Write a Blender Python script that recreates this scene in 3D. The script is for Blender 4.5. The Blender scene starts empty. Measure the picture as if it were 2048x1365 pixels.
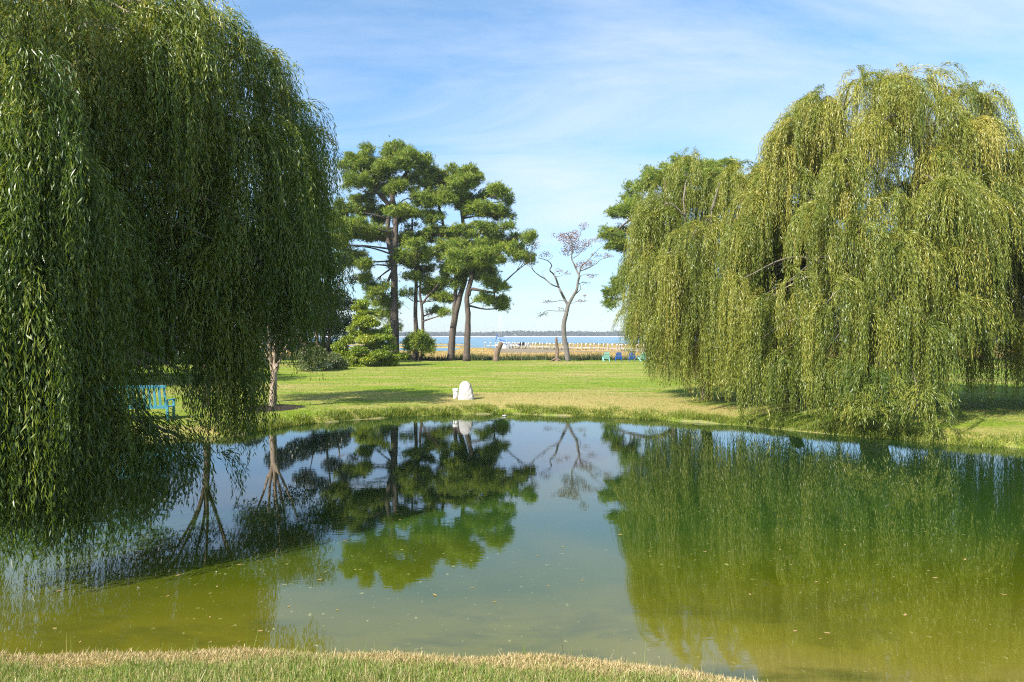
import bpy, math
import numpy as np

S = bpy.context.scene
COL = S.collection
F, HZ, H = 1365.33, 670.0, 3.25          # focal length in photo pixels, horizon row, eye height above the pond
R = np.random.default_rng(11)


def at(px, py, Y):
    return np.array([(px - 1024.0) / F * Y, Y, H - (py - HZ) / F * Y])


# ------------------------------------------------------------------ materials
def new_mat(name):
    m = bpy.data.materials.new(name)
    m.use_nodes = True
    nt = m.node_tree
    nt.nodes.clear()
    out = nt.nodes.new('ShaderNodeOutputMaterial')
    return m, nt, out


def N(nt, kind, **kw):
    n = nt.nodes.new(kind)
    for k, v in kw.items():
        if k.startswith('in_'):
            key = k[3:]
            n.inputs[int(key) if key.isdigit() else key.replace('_', ' ')].default_value = v
        else:
            setattr(n, k, v)
    return n


def ramp(nt, stops, src=None, interp='LINEAR'):
    r = nt.nodes.new('ShaderNodeValToRGB')
    e = r.color_ramp.elements
    r.color_ramp.interpolation = interp
    while len(e) > 1:
        e.remove(e[-1])
    e[0].position = stops[0][0]
    e[0].color = (*stops[0][1], 1)
    for p, c in stops[1:]:
        el = e.new(p)
        el.color = (*c, 1)
    if src is not None:
        nt.links.new(src, r.inputs[0])
    return r


def mixc(nt, fac, a, b, mode='MIX'):
    m = nt.nodes.new('ShaderNodeMix')
    m.data_type = 'RGBA'
    m.blend_type = mode
    for sock, val in ((m.inputs[0], fac), (m.inputs[6], a), (m.inputs[7], b)):
        if isinstance(val, (int, float)):
            sock.default_value = val
        elif isinstance(val, tuple):
            sock.default_value = (*val, 1)
        else:
            nt.links.new(val, sock)
    return m.outputs[2]


def math_n(nt, op, a, b=0.0, clamp=False):
    m = nt.nodes.new('ShaderNodeMath')
    m.operation = op
    m.use_clamp = clamp
    for i, v in enumerate((a, b)):
        if isinstance(v, (int, float)):
            m.inputs[i].default_value = v
        else:
            nt.links.new(v, m.inputs[i])
    return m.outputs[0]


def noise(nt, vec, scale, detail=3, rough=0.55, dist=0.0):
    n = N(nt, 'ShaderNodeTexNoise', in_Scale=scale, in_Detail=detail, in_Roughness=rough, in_Distortion=dist)
    if vec is not None:
        nt.links.new(vec, n.inputs['Vector'])
    return n.outputs[0]


def mapped(nt, scale=(1, 1, 1), rot=(0, 0, 0), loc=(0, 0, 0)):
    g = N(nt, 'ShaderNodeNewGeometry')
    m = N(nt, 'ShaderNodeMapping')
    m.inputs['Scale'].default_value = scale
    m.inputs['Rotation'].default_value = rot
    m.inputs['Location'].default_value = loc
    nt.links.new(g.outputs['Position'], m.inputs[0])
    return m.outputs[0]


def leaf_mat(name, stops, transl=0.35, gloss=0.05, rough=0.45, tcol=(1.25, 1.2, 0.55)):
    m, nt, out = new_mat(name)
    a = N(nt, 'ShaderNodeAttribute', attribute_name='tone')
    c = ramp(nt, stops, a.outputs['Fac']).outputs[0]
    d = N(nt, 'ShaderNodeBsdfDiffuse')
    nt.links.new(c, d.inputs[0])
    t = N(nt, 'ShaderNodeBsdfTranslucent')
    nt.links.new(mixc(nt, 1.0, c, tcol, 'MULTIPLY'), t.inputs[0])
    mx = N(nt, 'ShaderNodeMixShader')
    mx.inputs[0].default_value = transl
    nt.links.new(d.outputs[0], mx.inputs[1])
    nt.links.new(t.outputs[0], mx.inputs[2])
    g = N(nt, 'ShaderNodeBsdfGlossy', in_Roughness=rough)
    g.inputs[0].default_value = (1, 1, 1, 1)
    mg = N(nt, 'ShaderNodeMixShader')
    mg.inputs[0].default_value = gloss
    nt.links.new(mx.outputs[0], mg.inputs[1])
    nt.links.new(g.outputs[0], mg.inputs[2])
    nt.links.new(mg.outputs[0], out.inputs[0])
    return m


def bark_mat(name, c1, c2, scale=6, stretch=0.25, bump=0.4):
    m, nt, out = new_mat(name)
    v = mapped(nt, (1, 1, stretch))
    n1 = noise(nt, v, scale, 6, 0.7)
    c = ramp(nt, [(0.3, c1), (0.7, c2)], n1).outputs[0]
    p = N(nt, 'ShaderNodeBsdfPrincipled', in_Roughness=0.85)
    p.inputs['Specular IOR Level'].default_value = 0.2
    nt.links.new(c, p.inputs['Base Color'])
    b = N(nt, 'ShaderNodeBump', in_Strength=bump, in_Distance=0.05)
    nt.links.new(n1, b.inputs['Height'])
    nt.links.new(b.outputs[0], p.inputs['Normal'])
    nt.links.new(p.outputs[0], out.inputs[0])
    return m


def paint_mat(name, col, rough=0.5, var=0.25, scale=9.0, spec=0.4):
    m, nt, out = new_mat(name)
    v = mapped(nt)
    n1 = noise(nt, v, scale, 5, 0.65)
    c = ramp(nt, [(0.3, tuple(x * (1 - var) for x in col)), (0.65, col)], n1).outputs[0]
    p = N(nt, 'ShaderNodeBsdfPrincipled', in_Roughness=rough)
    p.inputs['Specular IOR Level'].default_value = spec
    nt.links.new(c, p.inputs['Base Color'])
    nt.links.new(p.outputs[0], out.inputs[0])
    return m


M = {}
M['willow_dark'] = leaf_mat('willow_leaf_deep', [(0, (.05, .10, .013)), (.5, (.135, .20, .026)), (.85, (.28, .30, .045)), (1, (.42, .36, .09))], .42, .028, .4)
M['willow_light'] = leaf_mat('willow_leaf_pale', [(0, (.065, .115, .015)), (.5, (.20, .235, .034)), (.85, (.36, .335, .055)), (1, (.41, .355, .085))], .28, .025, .4)
M['pine'] = leaf_mat('pine_needles', [(0, (.045, .11, .018)), (.5, (.165, .24, .028)), (1, (.40, .42, .06))], .22, .02, .4)
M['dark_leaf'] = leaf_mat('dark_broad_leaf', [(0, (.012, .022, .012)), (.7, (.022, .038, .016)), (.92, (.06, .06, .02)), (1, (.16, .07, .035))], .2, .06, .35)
M['myrtle'] = leaf_mat('myrtle_leaf', [(0, (.018, .035, .014)), (.6, (.04, .06, .02)), (.8, (.10, .08, .035)), (1, (.24, .11, .06))], .28, .04)
M['rust_leaf'] = leaf_mat('rusty_leaf', [(0, (.03, .045, .015)), (.5, (.09, .06, .03)), (1, (.22, .10, .06))], .3, .04)
M['bare_leaf'] = leaf_mat('withered_leaf', [(0, (.09, .055, .015)), (.5, (.23, .09, .03)), (1, (.34, .16, .06))], .3, .03)
M['cypress'] = leaf_mat('cypress_spray', [(0, (.09, .17, .01)), (.5, (.24, .31, .016)), (.9, (.36, .40, .03)), (1, (.50, .42, .10))], .3, .03)
M['shrub'] = leaf_mat('shrub_leaf', [(0, (.05, .085, .02)), (.55, (.12, .165, .045)), (.8, (.24, .22, .11)), (1, (.52, .43, .38))], .3, .03)
M['silver'] = leaf_mat('silver_shrub_leaf', [(0, (.06, .10, .06)), (1, (.2, .26, .17))], .3, .03)
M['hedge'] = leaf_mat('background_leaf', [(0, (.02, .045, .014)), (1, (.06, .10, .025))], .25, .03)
M['blade'] = leaf_mat('grass_blade', [(0, (.10, .19, .02)), (.35, (.16, .25, .035)), (.6, (.26, .30, .09)), (1, (.50, .40, .20))], .3, .03)
M['straw'] = leaf_mat('straw_blade', [(0, (.30, .26, .10)), (.5, (.48, .37, .19)), (1, (.60, .47, .28))], .3, .02)
M['bank_blade'] = leaf_mat('bank_grass_blade', [(0, (.08, .14, .012)), (.6, (.18, .24, .02)), (1, (.34, .31, .07))], .3, .03)
M['weed'] = leaf_mat('weed_blade', [(0, (.025, .05, .015)), (.6, (.06, .10, .025)), (1, (.22, .19, .08))], .25, .03)
M['marsh_blade'] = leaf_mat('marsh_blade', [(0, (.22, .19, .045)), (.5, (.36, .25, .085)), (1, (.50, .33, .13))], .3, .02)
M['wood_far'] = leaf_mat('far_wood_leaf', [(0, (.02, .035, .016)), (1, (.075, .085, .035))], .15, .0)
M['float_leaf'] = leaf_mat('fallen_leaf', [(0, (.30, .08, .03)), (.3, (.32, .20, .06)), (1, (.5, .38, .17))], .2, .05)
M['bark_willow'] = bark_mat('willow_bark', (.07, .055, .042), (.22, .18, .145))
M['bark_pale'] = bark_mat('pale_limb_bark', (.10, .085, .07), (.26, .22, .18), 12)
M['bark_pine'] = bark_mat('pine_bark', (.045, .036, .03), (.145, .115, .095), 5, .3)
M['bark_grey'] = bark_mat('grey_bark', (.085, .078, .072), (.21, .19, .17), 7, .4, .25)
M['bark_myrtle'] = bark_mat('smooth_pale_bark', (.26, .19, .14), (.46, .36, .28), 5, .15, .15)
M['bark_dead'] = bark_mat('dead_wood', (.07, .05, .038), (.26, .19, .14), 9, .2, .6)
M['cut_wood'] = bark_mat('cut_wood', (.14, .08, .045), (.30, .19, .11), 14, 1, .3)
M['dock'] = bark_mat('weathered_dock_wood', (.30, .275, .24), (.55, .51, .45), 3, 1, .1)
M['pile'] = bark_mat('weathered_pile', (.20, .19, .16), (.42, .38, .30), 4, .4, .1)
M['white'] = paint_mat('white_paint', (.80, .80, .78), .45, .12)
M['white_gel'] = paint_mat('white_gelcoat', (.78, .79, .80), .25, .08, 3)
M['rock'] = bark_mat('white_stone', (.30, .29, .275), (.58, .57, .56), 4, .7, .4)
M['aqua'] = paint_mat('aqua_chair_paint', (.30, .60, .56), .45, .15)
M['blue'] = paint_mat('blue_chair_paint', (.012, .10, .42), .4, .2)
M['navy'] = paint_mat('navy_chair_paint', (.012, .014, .075), .35, .2)
M['turquoise'] = paint_mat('turquoise_bench_paint', (.08, .33, .46), .6, .35)
M['sailcover'] = paint_mat('blue_canvas', (.015, .10, .42), .8, .2)
M['alu'] = paint_mat('mast_alloy', (.6, .61, .62), .35, .1)
M['slot'] = paint_mat('dark_slot', (.05, .05, .05), .6, .1)
M['mulch'] = bark_mat('mulch', (.015, .011, .008), (.06, .045, .03), 14, 1, .8)


# ground
def ground_mat():
    m, nt, out = new_mat('lawn_and_marsh')
    at_ = lambda n: N(nt, 'ShaderNodeAttribute', attribute_name=n).outputs['Fac']
    v = mapped(nt)
    n_big = noise(nt, mapped(nt, (.5, .9, 1), (0, 0, .15)), .22, 4, .6, .6)
    n_str = noise(nt, mapped(nt, (.12, 1.0, 1), (0, 0, .22)), .75, 3, .6, .3)
    n_mid = noise(nt, mapped(nt, (.55, 1.2, 1)), 1.4, 5, .7)
    n_fine = noise(nt, v, 26, 4, .75)
    n_cl = noise(nt, mapped(nt, (1, .6, 1)), 7, 5, .75)
    green = ramp(nt, [(.30, (.095, .175, .010)), (.5, (.19, .27, .020)), (.70, (.33, .365, .05))], n_cl).outputs[0]
    tan = ramp(nt, [(.3, (.30, .255, .075)), (.7, (.46, .37, .14))], n_cl).outputs[0]
    s1 = math_n(nt, 'MULTIPLY', n_big, .5)
    s2 = math_n(nt, 'MULTIPLY', n_str, .62)
    s3 = math_n(nt, 'MULTIPLY', n_mid, .40)
    tot = math_n(nt, 'ADD', math_n(nt, 'ADD', s1, s2), s3)
    tot = math_n(nt, 'ADD', tot, math_n(nt, 'MULTIPLY', at_('dry'), .30))
    fac = ramp(nt, [(.71, (0, 0, 0)), (.88, (1, 1, 1))], tot).outputs[0]
    lawn = mixc(nt, fac, green, tan)
    dark = ramp(nt, [(.25, (.55, .6, .5)), (.6, (1.1, 1.1, 1.1))], n_fine).outputs[0]
    lawn = mixc(nt, 1.0, lawn, dark, 'MULTIPLY')
    clov = ramp(nt, [(.55, (1, 1, 1)), (.68, (.62, .78, .6))], noise(nt, mapped(nt, (.8, 1, 1), (0, 0, .4), (5, 3, 0)), .9, 5, .7)).outputs[0]
    lawn = mixc(nt, 1.0, lawn, clov, 'MULTIPLY')
    mv = mapped(nt, (.25, 1, 1))
    mn = noise(nt, mv, .11, 5, .65)
    marsh = ramp(nt, [(.3, (.24, .22, .05)), (.5, (.40, .28, .09)), (.7, (.46, .30, .11))], mn).outputs[0]
    col = mixc(nt, at_('marsh'), lawn, marsh)
    col = mixc(nt, at_('mud'), col, (.20, .165, .12))
    col = mixc(nt, at_('sand'), col, (.62, .55, .45))
    p = N(nt, 'ShaderNodeBsdfPrincipled', in_Roughness=.95)
    p.inputs['Specular IOR Level'].default_value = .1
    nt.links.new(col, p.inputs['Base Color'])
    b = N(nt, 'ShaderNodeBump', in_Strength=.9, in_Distance=.05)
    nt.links.new(math_n(nt, 'ADD', n_fine, n_cl), b.inputs['Height'])
    nt.links.new(b.outputs[0], p.inputs['Normal'])
    nt.links.new(p.outputs[0], out.inputs[0])
    return m


def pond_mat():
    m, nt, out = new_mat('murky_pond_water')
    g = N(nt, 'ShaderNodeNewGeometry')
    sep = N(nt, 'ShaderNodeSeparateXYZ')
    nt.links.new(g.outputs['Position'], sep.inputs[0])
    warp = noise(nt, mapped(nt, (.35, .6, 1)), .9, 4, .6)
    yy = math_n(nt, 'ADD', sep.outputs[1], math_n(nt, 'MULTIPLY', warp, 2.4))
    body = ramp(nt, [(0.0, (.17, .14, .04)), (.10, (.12, .112, .010)), (.28, (.055, .070, .002)), (.50, (.019, .046, .005)), (1, (.008, .026, .006))],
                math_n(nt, 'DIVIDE', math_n(nt, 'SUBTRACT', yy, 7.1), 11.0, True)).outputs[0]
    # patches of dark water weed lying on the shallow bottom
    wn = noise(nt, mapped(nt, (.55, 1.0, 1), (0, 0, 0), (3.1, 1.7, 0)), .75, 5, .62, .4)
    near = ramp(nt, [(0.0, (1, 1, 1)), (.22, (.5, .5, .5)), (.38, (0, 0, 0))], math_n(nt, 'DIVIDE', math_n(nt, 'SUBTRACT', sep.outputs[1], 6.2), 9.0, True)).outputs[0]
    wm = ramp(nt, [(.49, (0, 0, 0)), (.60, (.85, .85, .85))], wn).outputs[0]
    body = mixc(nt, math_n(nt, 'MULTIPLY', near, wm), body, (.045, .055, .008))
    scum = ramp(nt, [(.675, (0, 0, 0)), (.72, (.7, .7, .7))], noise(nt, mapped(nt, (1, .8, 1)), 13, 2, .5)).outputs[0]
    drift = ramp(nt, [(.42, (0, 0, 0)), (.62, (1, 1, 1))], noise(nt, mapped(nt, (.4, .8, 1), (0, 0, .3)), .5, 3)).outputs[0]
    body = mixc(nt, math_n(nt, 'MULTIPLY', scum, drift), body, (.34, .33, .12))
    p = N(nt, 'ShaderNodeBsdfPrincipled', in_Roughness=.003, in_IOR=1.75)
    p.inputs['Specular IOR Level'].default_value = .5
    nt.links.new(body, p.inputs['Base Color'])
    r1 = noise(nt, mapped(nt, (1.0, 3.2, 1), (0, 0, .12)), 1.5, 3, .55)
    r2 = noise(nt, mapped(nt, (2.0, 5.0, 1), (0, 0, -.2)), 3.2, 2, .5)
    hgt = math_n(nt, 'ADD', math_n(nt, 'MULTIPLY', r1, .6), math_n(nt, 'MULTIPLY', r2, .25))
    zone = ramp(nt, [(.35, (.15, .15, .15)), (.65, (1, 1, 1))], noise(nt, mapped(nt, (.5, 1, 1)), .16, 2)).outputs[0]
    b = N(nt, 'ShaderNodeBump', in_Distance=.004)
    nt.links.new(math_n(nt, 'MULTIPLY', zone, .30), b.inputs['Strength'])
    nt.links.new(hgt, b.inputs['Height'])
    nt.links.new(b.outputs[0], p.inputs['Normal'])
    nt.links.new(p.outputs[0], out.inputs[0])
    return m


def bay_mat():
    m, nt, out = new_mat('bay_water')
    p = N(nt, 'ShaderNodeBsdfPrincipled', in_Roughness=.25, in_IOR=1.333)
    n1 = noise(nt, mapped(nt, (.25, 1, 1)), .02, 4, .6)
    c = ramp(nt, [(.3, (.04, .13, .19)), (.7, (.07, .18, .24))], n1).outputs[0]
    nt.links.new(c, p.inputs['Base Color'])
    b = N(nt, 'ShaderNodeBump', in_Strength=.6, in_Distance=.25)
    nt.links.new(noise(nt, mapped(nt, (.35, 1.2, 1)), .9, 3), b.inputs['Height'])
    nt.links.new(b.outputs[0], p.inputs['Normal'])
    nt.links.new(p.outputs[0], out.inputs[0])
    return m


M['ground'] = ground_mat()
M['pond'] = pond_mat()
M['bay'] = bay_mat()


# ------------------------------------------------------------------ object helpers
def tag(o, label=None, cat=None, group=None, kind=None):
    if label:
        o['label'] = label
    if cat:
        o['category'] = cat
    if group:
        o['group'] = group
    if kind:
        o['kind'] = kind
    return o


def thing(name, label, cat, loc=(0, 0, 0), rz=0.0, group=None):
    o = bpy.data.objects.new(name, None)
    COL.objects.link(o)
    o.location = tuple(float(x) for x in loc)
    o.rotation_euler = (0, 0, rz)
    o.empty_display_size = .2
    return tag(o, label, cat, group)


def link(name, me, mat, parent=None):
    o = bpy.data.objects.new(name, me)
    me.materials.append(mat)
    COL.objects.link(o)
    if parent is not None:
        o.parent = parent
    return o


def quads_obj(name, V, mat, parent=None, tone=None):
    """V: (n,4,3) world positions; one mesh."""
    n = len(V)
    V = V.reshape(-1, 3).astype(np.float32)
    if parent is not None:
        V = V - np.array(parent.location, dtype=np.float32)
    me = bpy.data.meshes.new(name)
    me.vertices.add(4 * n)
    me.vertices.foreach_set('co', V.ravel())
    me.loops.add(4 * n)
    me.loops.foreach_set('vertex_index', np.arange(4 * n, dtype=np.int32))
    me.polygons.add(n)
    me.polygons.foreach_set('loop_start', np.arange(n, dtype=np.int32) * 4)
    a = me.attributes.new('tone', 'FLOAT', 'FACE')
    if tone is None:
        tone = R.random(n)
    a.data.foreach_set('value', np.clip(tone, 0, 1).astype(np.float32))
    me.update(calc_edges=True)
    return link(name, me, mat, parent)


def norm(a):
    return a / np.maximum(np.linalg.norm(a, axis=-1, keepdims=True), 1e-9)


def leaf_quads(P, D, L, W, fold=.05):
    n = len(P)
    D = norm(D)
    S_ = norm(np.cross(D, norm(R.normal(size=(n, 3)))))
    Nn = np.cross(S_, D)
    L = np.broadcast_to(L, (n,))[:, None]
    W = np.broadcast_to(W, (n,))[:, None]
    V = np.empty((n, 4, 3))
    V[:, 0] = P
    V[:, 1] = P + D * L * .42 + S_ * W * .5 + Nn * L * fold
    V[:, 2] = P + D * L
    V[:, 3] = P + D * L * .42 - S_ * W * .5 + Nn * L * fold
    return V


def blade_quads(P, h, w, lean=.35, tip=.15):
    n = len(P)
    a = R.random(n) * 2 * np.pi
    b = R.random(n) * 2 * np.pi
    side = np.stack([np.cos(a), np.sin(a), np.zeros(n)], 1)
    ln = np.abs(R.normal(0, lean, n))
    up = np.stack([np.cos(b) * ln, np.sin(b) * ln, np.ones(n)], 1)
    up = norm(up) * np.broadcast_to(h, (n,))[:, None]
    w = np.broadcast_to(w, (n,))[:, None]
    V = np.empty((n, 4, 3))
    V[:, 0] = P - side * w * .5
    V[:, 1] = P + side * w * .5
    V[:, 2] = P + up + side * w * .5 * tip
    V[:, 3] = P + up - side * w * .5 * tip
    return V


def smooth_path(pts, k=4):
    pts = np.asarray(pts, float)
    if len(pts) < 3:
        t = np.linspace(0, 1, k + 1)[:, None]
        return pts[0] * (1 - t) + pts[-1] * t
    P = np.vstack([2 * pts[0] - pts[1], pts, 2 * pts[-1] - pts[-2]])
    out = []
    for i in range(1, len(P) - 2):
        for t in np.arange(k) / k:
            a, b, c, d = P[i - 1], P[i], P[i + 1], P[i + 2]
            out.append(.5 * (2 * b + (c - a) * t + (2 * a - 5 * b + 4 * c - d) * t * t + (3 * b - a - 3 * c + d) * t ** 3))
    out.append(pts[-1])
    return np.array(out)


class MB:
    def __init__(self):
        self.v, self.f, self.n = [], [], 0

    def add(self, v, f):
        self.v.append(np.asarray(v, float))
        self.f += [tuple(int(i) + self.n for i in q) for q in f]
        self.n += len(v)

    def tube(self, pts, rad, sides=7, wob=0.0, cap=True):
        pts = np.asarray(pts, float)
        k = len(pts)
        rad = np.broadcast_to(rad, (k,)).astype(float)
        T = norm(np.gradient(pts, axis=0))
        ref = np.array([1.0, 0.13, 0.05])
        U = norm(np.cross(T, ref))
        Vv = np.cross(T, U)
        a = np.arange(sides) / sides * 2 * np.pi
        rr = rad[:, None] * (1 + wob * R.normal(size=(k, sides)))
        ring = pts[:, None, :] + rr[..., None] * (np.cos(a)[None, :, None] * U[:, None, :] + np.sin(a)[None, :, None] * Vv[:, None, :])
        f = []
        for i in range(k - 1):
            for j in range(sides):
                j2 = (j + 1) % sides
                f.append((i * sides + j, i * sides + j2, (i + 1) * sides + j2, (i + 1) * sides + j))
        if cap:
            f.append(tuple(range(sides))[::-1])
            f.append(tuple((k - 1) * sides + j for j in range(sides)))
        self.add(ring.reshape(-1, 3), f)
        return self

    def box(self, c, s, rx=0, ry=0, rz=0, taper=1.0):
        x, y, z = (d / 2 for d in s)
        v = np.array([(-x, -y, -z), (x, -y, -z), (x, y, -z), (-x, y, -z), (-x * taper, -y, z), (x * taper, -y, z), (x * taper, y, z), (-x * taper, y, z)])
        cx, sx, cy, sy, cz, sz = math.cos(rx), math.sin(rx), math.cos(ry), math.sin(ry), math.cos(rz), math.sin(rz)
        Mx = np.array([[1, 0, 0], [0, cx, -sx], [0, sx, cx]])
        My = np.array([[cy, 0, sy], [0, 1, 0], [-sy, 0, cy]])
        Mz = np.array([[cz, -sz, 0], [sz, cz, 0], [0, 0, 1]])
        v = v @ (Mz @ My @ Mx).T + np.array(c)
        self.add(v, [(0, 3, 2, 1), (4, 5, 6, 7), (0, 1, 5, 4), (1, 2, 6, 5), (2, 3, 7, 6), (3, 0, 4, 7)])
        return self

    def lathe(self, prof, c=(0, 0, 0), sides=14):
        a = np.arange(sides) / sides * 2 * np.pi
        v, f = [], []
        for r, z in prof:
            for t in a:
                v.append((c[0] + r * math.cos(t), c[1] + r * math.sin(t), c[2] + z))
        for i in range(len(prof) - 1):
            for j in range(sides):
                j2 = (j + 1) % sides
                f.append((i * sides + j, i * sides + j2, (i + 1) * sides + j2, (i + 1) * sides + j))
        f.append(tuple(range(sides))[::-1])
        f.append(tuple((len(prof) - 1) * sides + j for j in range(sides)))
        self.add(v, f)
        return self

    def build(self, name, mat, parent=None, smooth=False, world=False):
        V = np.vstack(self.v)
        if world and parent is not None:
            V = V - np.array(parent.location)
        me = bpy.data.meshes.new(name)
        me.from_pydata(V.tolist(), [], self.f)
        if smooth:
            me.polygons.foreach_set('use_smooth', np.ones(len(me.polygons), dtype=bool))
        me.update()
        return link(name, me, mat, parent)


def copy_tree(o, parent=None):
    c = o.copy()
    COL.objects.link(c)
    if parent is not None:
        c.parent = parent
    for ch in list(o.children):
        copy_tree(ch, c)
    return c


def sstep(a, b, x):
    t = np.clip((x - a) / (b - a), 0, 1)
    return t * t * (3 - 2 * t)


# ------------------------------------------------------------------ terrain
POND = np.array([(-9.1, 21.7), (-7.7, 24.5), (-6.0, 26.1), (-3.9, 27.3), (-.5, 28.1), (3.5, 27.0), (7.0, 25.3), (8.6, 24.1), (10.9, 21.9),
                 (13.0, 20.2), (14.8, 19.4), (18, 18.2), (22, 15.5), (24, 11), (22, 6.2), (16, 3.4), (9, 3.2), (5, 4.05), (3.2, 5.0), (2.45, 6.0), (1.3, 6.36), (0, 6.56),
                 (-1.5, 6.68), (-3.7, 6.58), (-6, 6.7), (-8, 7.6), (-9.1, 9), (-9.2, 12), (-9.5, 14.5), (-11, 16.2), (-13.5, 17.6), (-14, 19.6), (-12, 21.2)])


def pond_sdf(x, y):
    x, y = np.asarray(x, float), np.asarray(y, float)
    p = np.stack([x, y], -1)
    d = np.full(x.shape, 1e9)
    ins = np.zeros(x.shape, bool)
    for i in range(len(POND)):
        a, b = POND[i], POND[(i + 1) % len(POND)]
        ab = b - a
        t = np.clip(((p - a) @ ab) / (ab @ ab), 0, 1)
        q = a + t[..., None] * ab
        d = np.minimum(d, np.linalg.norm(p - q, axis=-1))
        c = ((a[1] > y) != (b[1] > y)) & (x < (b[0] - a[0]) * (y - a[1]) / (b[1] - a[1] + 1e-12) + a[0])
        ins ^= c
    return np.where(ins, -d, d)


def wob(x, y, s=1.0):
    return (np.sin(x * 1.7 * s + 1.3 * np.sin(y * .9 * s)) + np.sin(y * 2.3 * s + 1.7 * np.sin(x * 1.1 * s) + 1) + np.sin((x + y) * 3.9 * s + 2)) / 3


CREEK = [np.array(c) for c in ([at(1018, 697, 1), at(1034, 702.5, 1), at(1050, 706.5, 1), at(1078, 705, 1), at(1096, 699.5, 1)],
                               [at(1120, 705, 1), at(1200, 704.5, 1), at(1345, 705.5, 1)])]


def creek_dist(x, y):
    d = np.full(x.shape, 1e9)
    for line in CREEK:
        pts = []
        for c in line:
            Y = 4.45 / (H - c[2])
            pts.append(np.array([c[0] * Y, Y]))
        for a, b in zip(pts[:-1], pts[1:]):
            p = np.stack([x, y], -1)
            ab = b - a
            t = np.clip(((p - a) @ ab) / (ab @ ab), 0, 1)
            d = np.minimum(d, np.linalg.norm(p - (a + t[..., None] * ab), axis=-1))
    return d


def bay_mask(x, y):
    """1 where the bay or its inlets lie, 0 on the marsh."""
    edge = 318 + 14 * wob(x * .05, y * 0) + 8 * wob(x * .13, 0 * y)
    m = sstep(-4, 4, y - edge)
    left = sstep(6, -8, x + .02 * (y - 200))
    wv = 4 * wob(x * .06, y * 0)
    ch1 = sstep(184 + wv, 189 + wv, y) * sstep(238 + wv, 232 + wv, y)
    ch2 = sstep(258 - wv, 263 - wv, y) * sstep(300 - wv, 294 - wv, y)
    tip = sstep(-8, -24, x)
    ch1 = ch1 * sstep(-18, -26, x + wv)
    lone = np.maximum(ch1, ch2) * left
    open_ = sstep(-18, -14, x) * sstep(1, -4, x) * sstep(226, 234, y)
    return np.clip(np.maximum.reduce([m, lone, open_]), 0, 1)


def zg(x, y):
    x, y = np.asarray(x, float), np.asarray(y, float)
    d = pond_sdf(x, y) + .10 * wob(x, y, 1.2) + .16 * wob(x, y, .6) * sstep(14, 19, y)
    near = sstep(11, 7.8, y)
    bank = np.where(d > 0, .30 * (1 - np.exp(-d / (.35 - .23 * near))) + .10 * sstep(.5, 3.0, d), np.maximum(-1.2, .9 * d))
    z = bank + near * .225 * np.clip(d - .25, 0, 9)
    z = z + .02 * wob(x, y, .35) * sstep(.5, 3, d)
    z = z + .05 * sstep(30, 70, y) - 1.48 * sstep(75.5, 88, y) + .05 * wob(x, y, .12) * sstep(85, 100, y)
    far = y > 80
    if np.any(far):
        ck = creek_dist(x, y)
        z = np.where(far, z - .20 * sstep(7, 4, ck), z)
        z = np.where(far, z - 2.0 * bay_mask(x, y), z)
        z = np.where(y > 1000, -3.1 + 3.0 * sstep(1480, 1545, y + 25 * wob(x * .004, 0 * y)), z)
    return z


def build_ground():
    ys = [-16.0]
    while ys[-1] < 2300:
        y = ys[-1]
        step = .9 if y < 4.6 else .11 if y < 7.5 else .26 if y < 32 else .55 if y < 72 else .8 if y < 95 else 2.5 if y < 330 else 60 if y < 1440 else 6 if y < 1560 else 400
        ys.append(y + step)
    ys = np.array(ys)
    u = np.linspace(-1, 1, 321)
    u = .6 * u + .4 * u ** 3
    X = u[None, :] * (16 + np.abs(ys)[:, None] * 1.35)
    Y = np.repeat(ys[:, None], len(u), 1)
    Z = zg(X, Y)
    nr, nc = X.shape
    V = np.stack([X, Y, Z], -1).reshape(-1, 3)
    idx = np.arange(nr * nc).reshape(nr, nc)
    Q = np.stack([idx[:-1, :-1], idx[:-1, 1:], idx[1:, 1:], idx[1:, :-1]], -1).reshape(-1, 4)
    me = bpy.data.meshes.new('ground')
    me.vertices.add(len(V))
    me.vertices.foreach_set('co', V.astype(np.float32).ravel())
    me.loops.add(Q.size)
    me.loops.foreach_set('vertex_index', Q.astype(np.int32).ravel())
    me.polygons.add(len(Q))
    me.polygons.foreach_set('loop_start', np.arange(len(Q), dtype=np.int32) * 4)
    me.polygons.foreach_set('use_smooth', np.ones(len(Q), dtype=bool))
    x, y = V[:, 0], V[:, 1]
    d = pond_sdf(x, y)
    marsh = sstep(75, 78, y + .8 * wob(x, y, .4))
    dry = sstep(9, 1.0, d) * sstep(.1, .8, d) * sstep(20, 26, y) * sstep(-5, 0, x) * sstep(9.5, 6, x)
    dry = dry + sstep(9, 7, y) * (1.0 * sstep(.9, .5, d) + .15)
    mud = .9 * sstep(8, 5, creek_dist(x, y)) * (y > 80) + .7 * sstep(.05, .5, bay_mask(x, y)) * (y > 80) + .6 * sstep(.05, -.1, d)
    sand = sstep(-2.2, -.9, V[:, 2]) * (y > 1470) * (y < 1552)
    for nme, val in (('marsh', marsh), ('dry', dry), ('mud', np.clip(mud, 0, 1)), ('sand', sand)):
        a = me.attributes.new(nme, 'FLOAT', 'POINT')
        a.data.foreach_set('value', val.astype(np.float32))
    me.update(calc_edges=True)
    tag(link('ground', me, M['ground']), 'mown lawn round the pond running down to tan marsh', 'ground', kind='structure')


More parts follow.
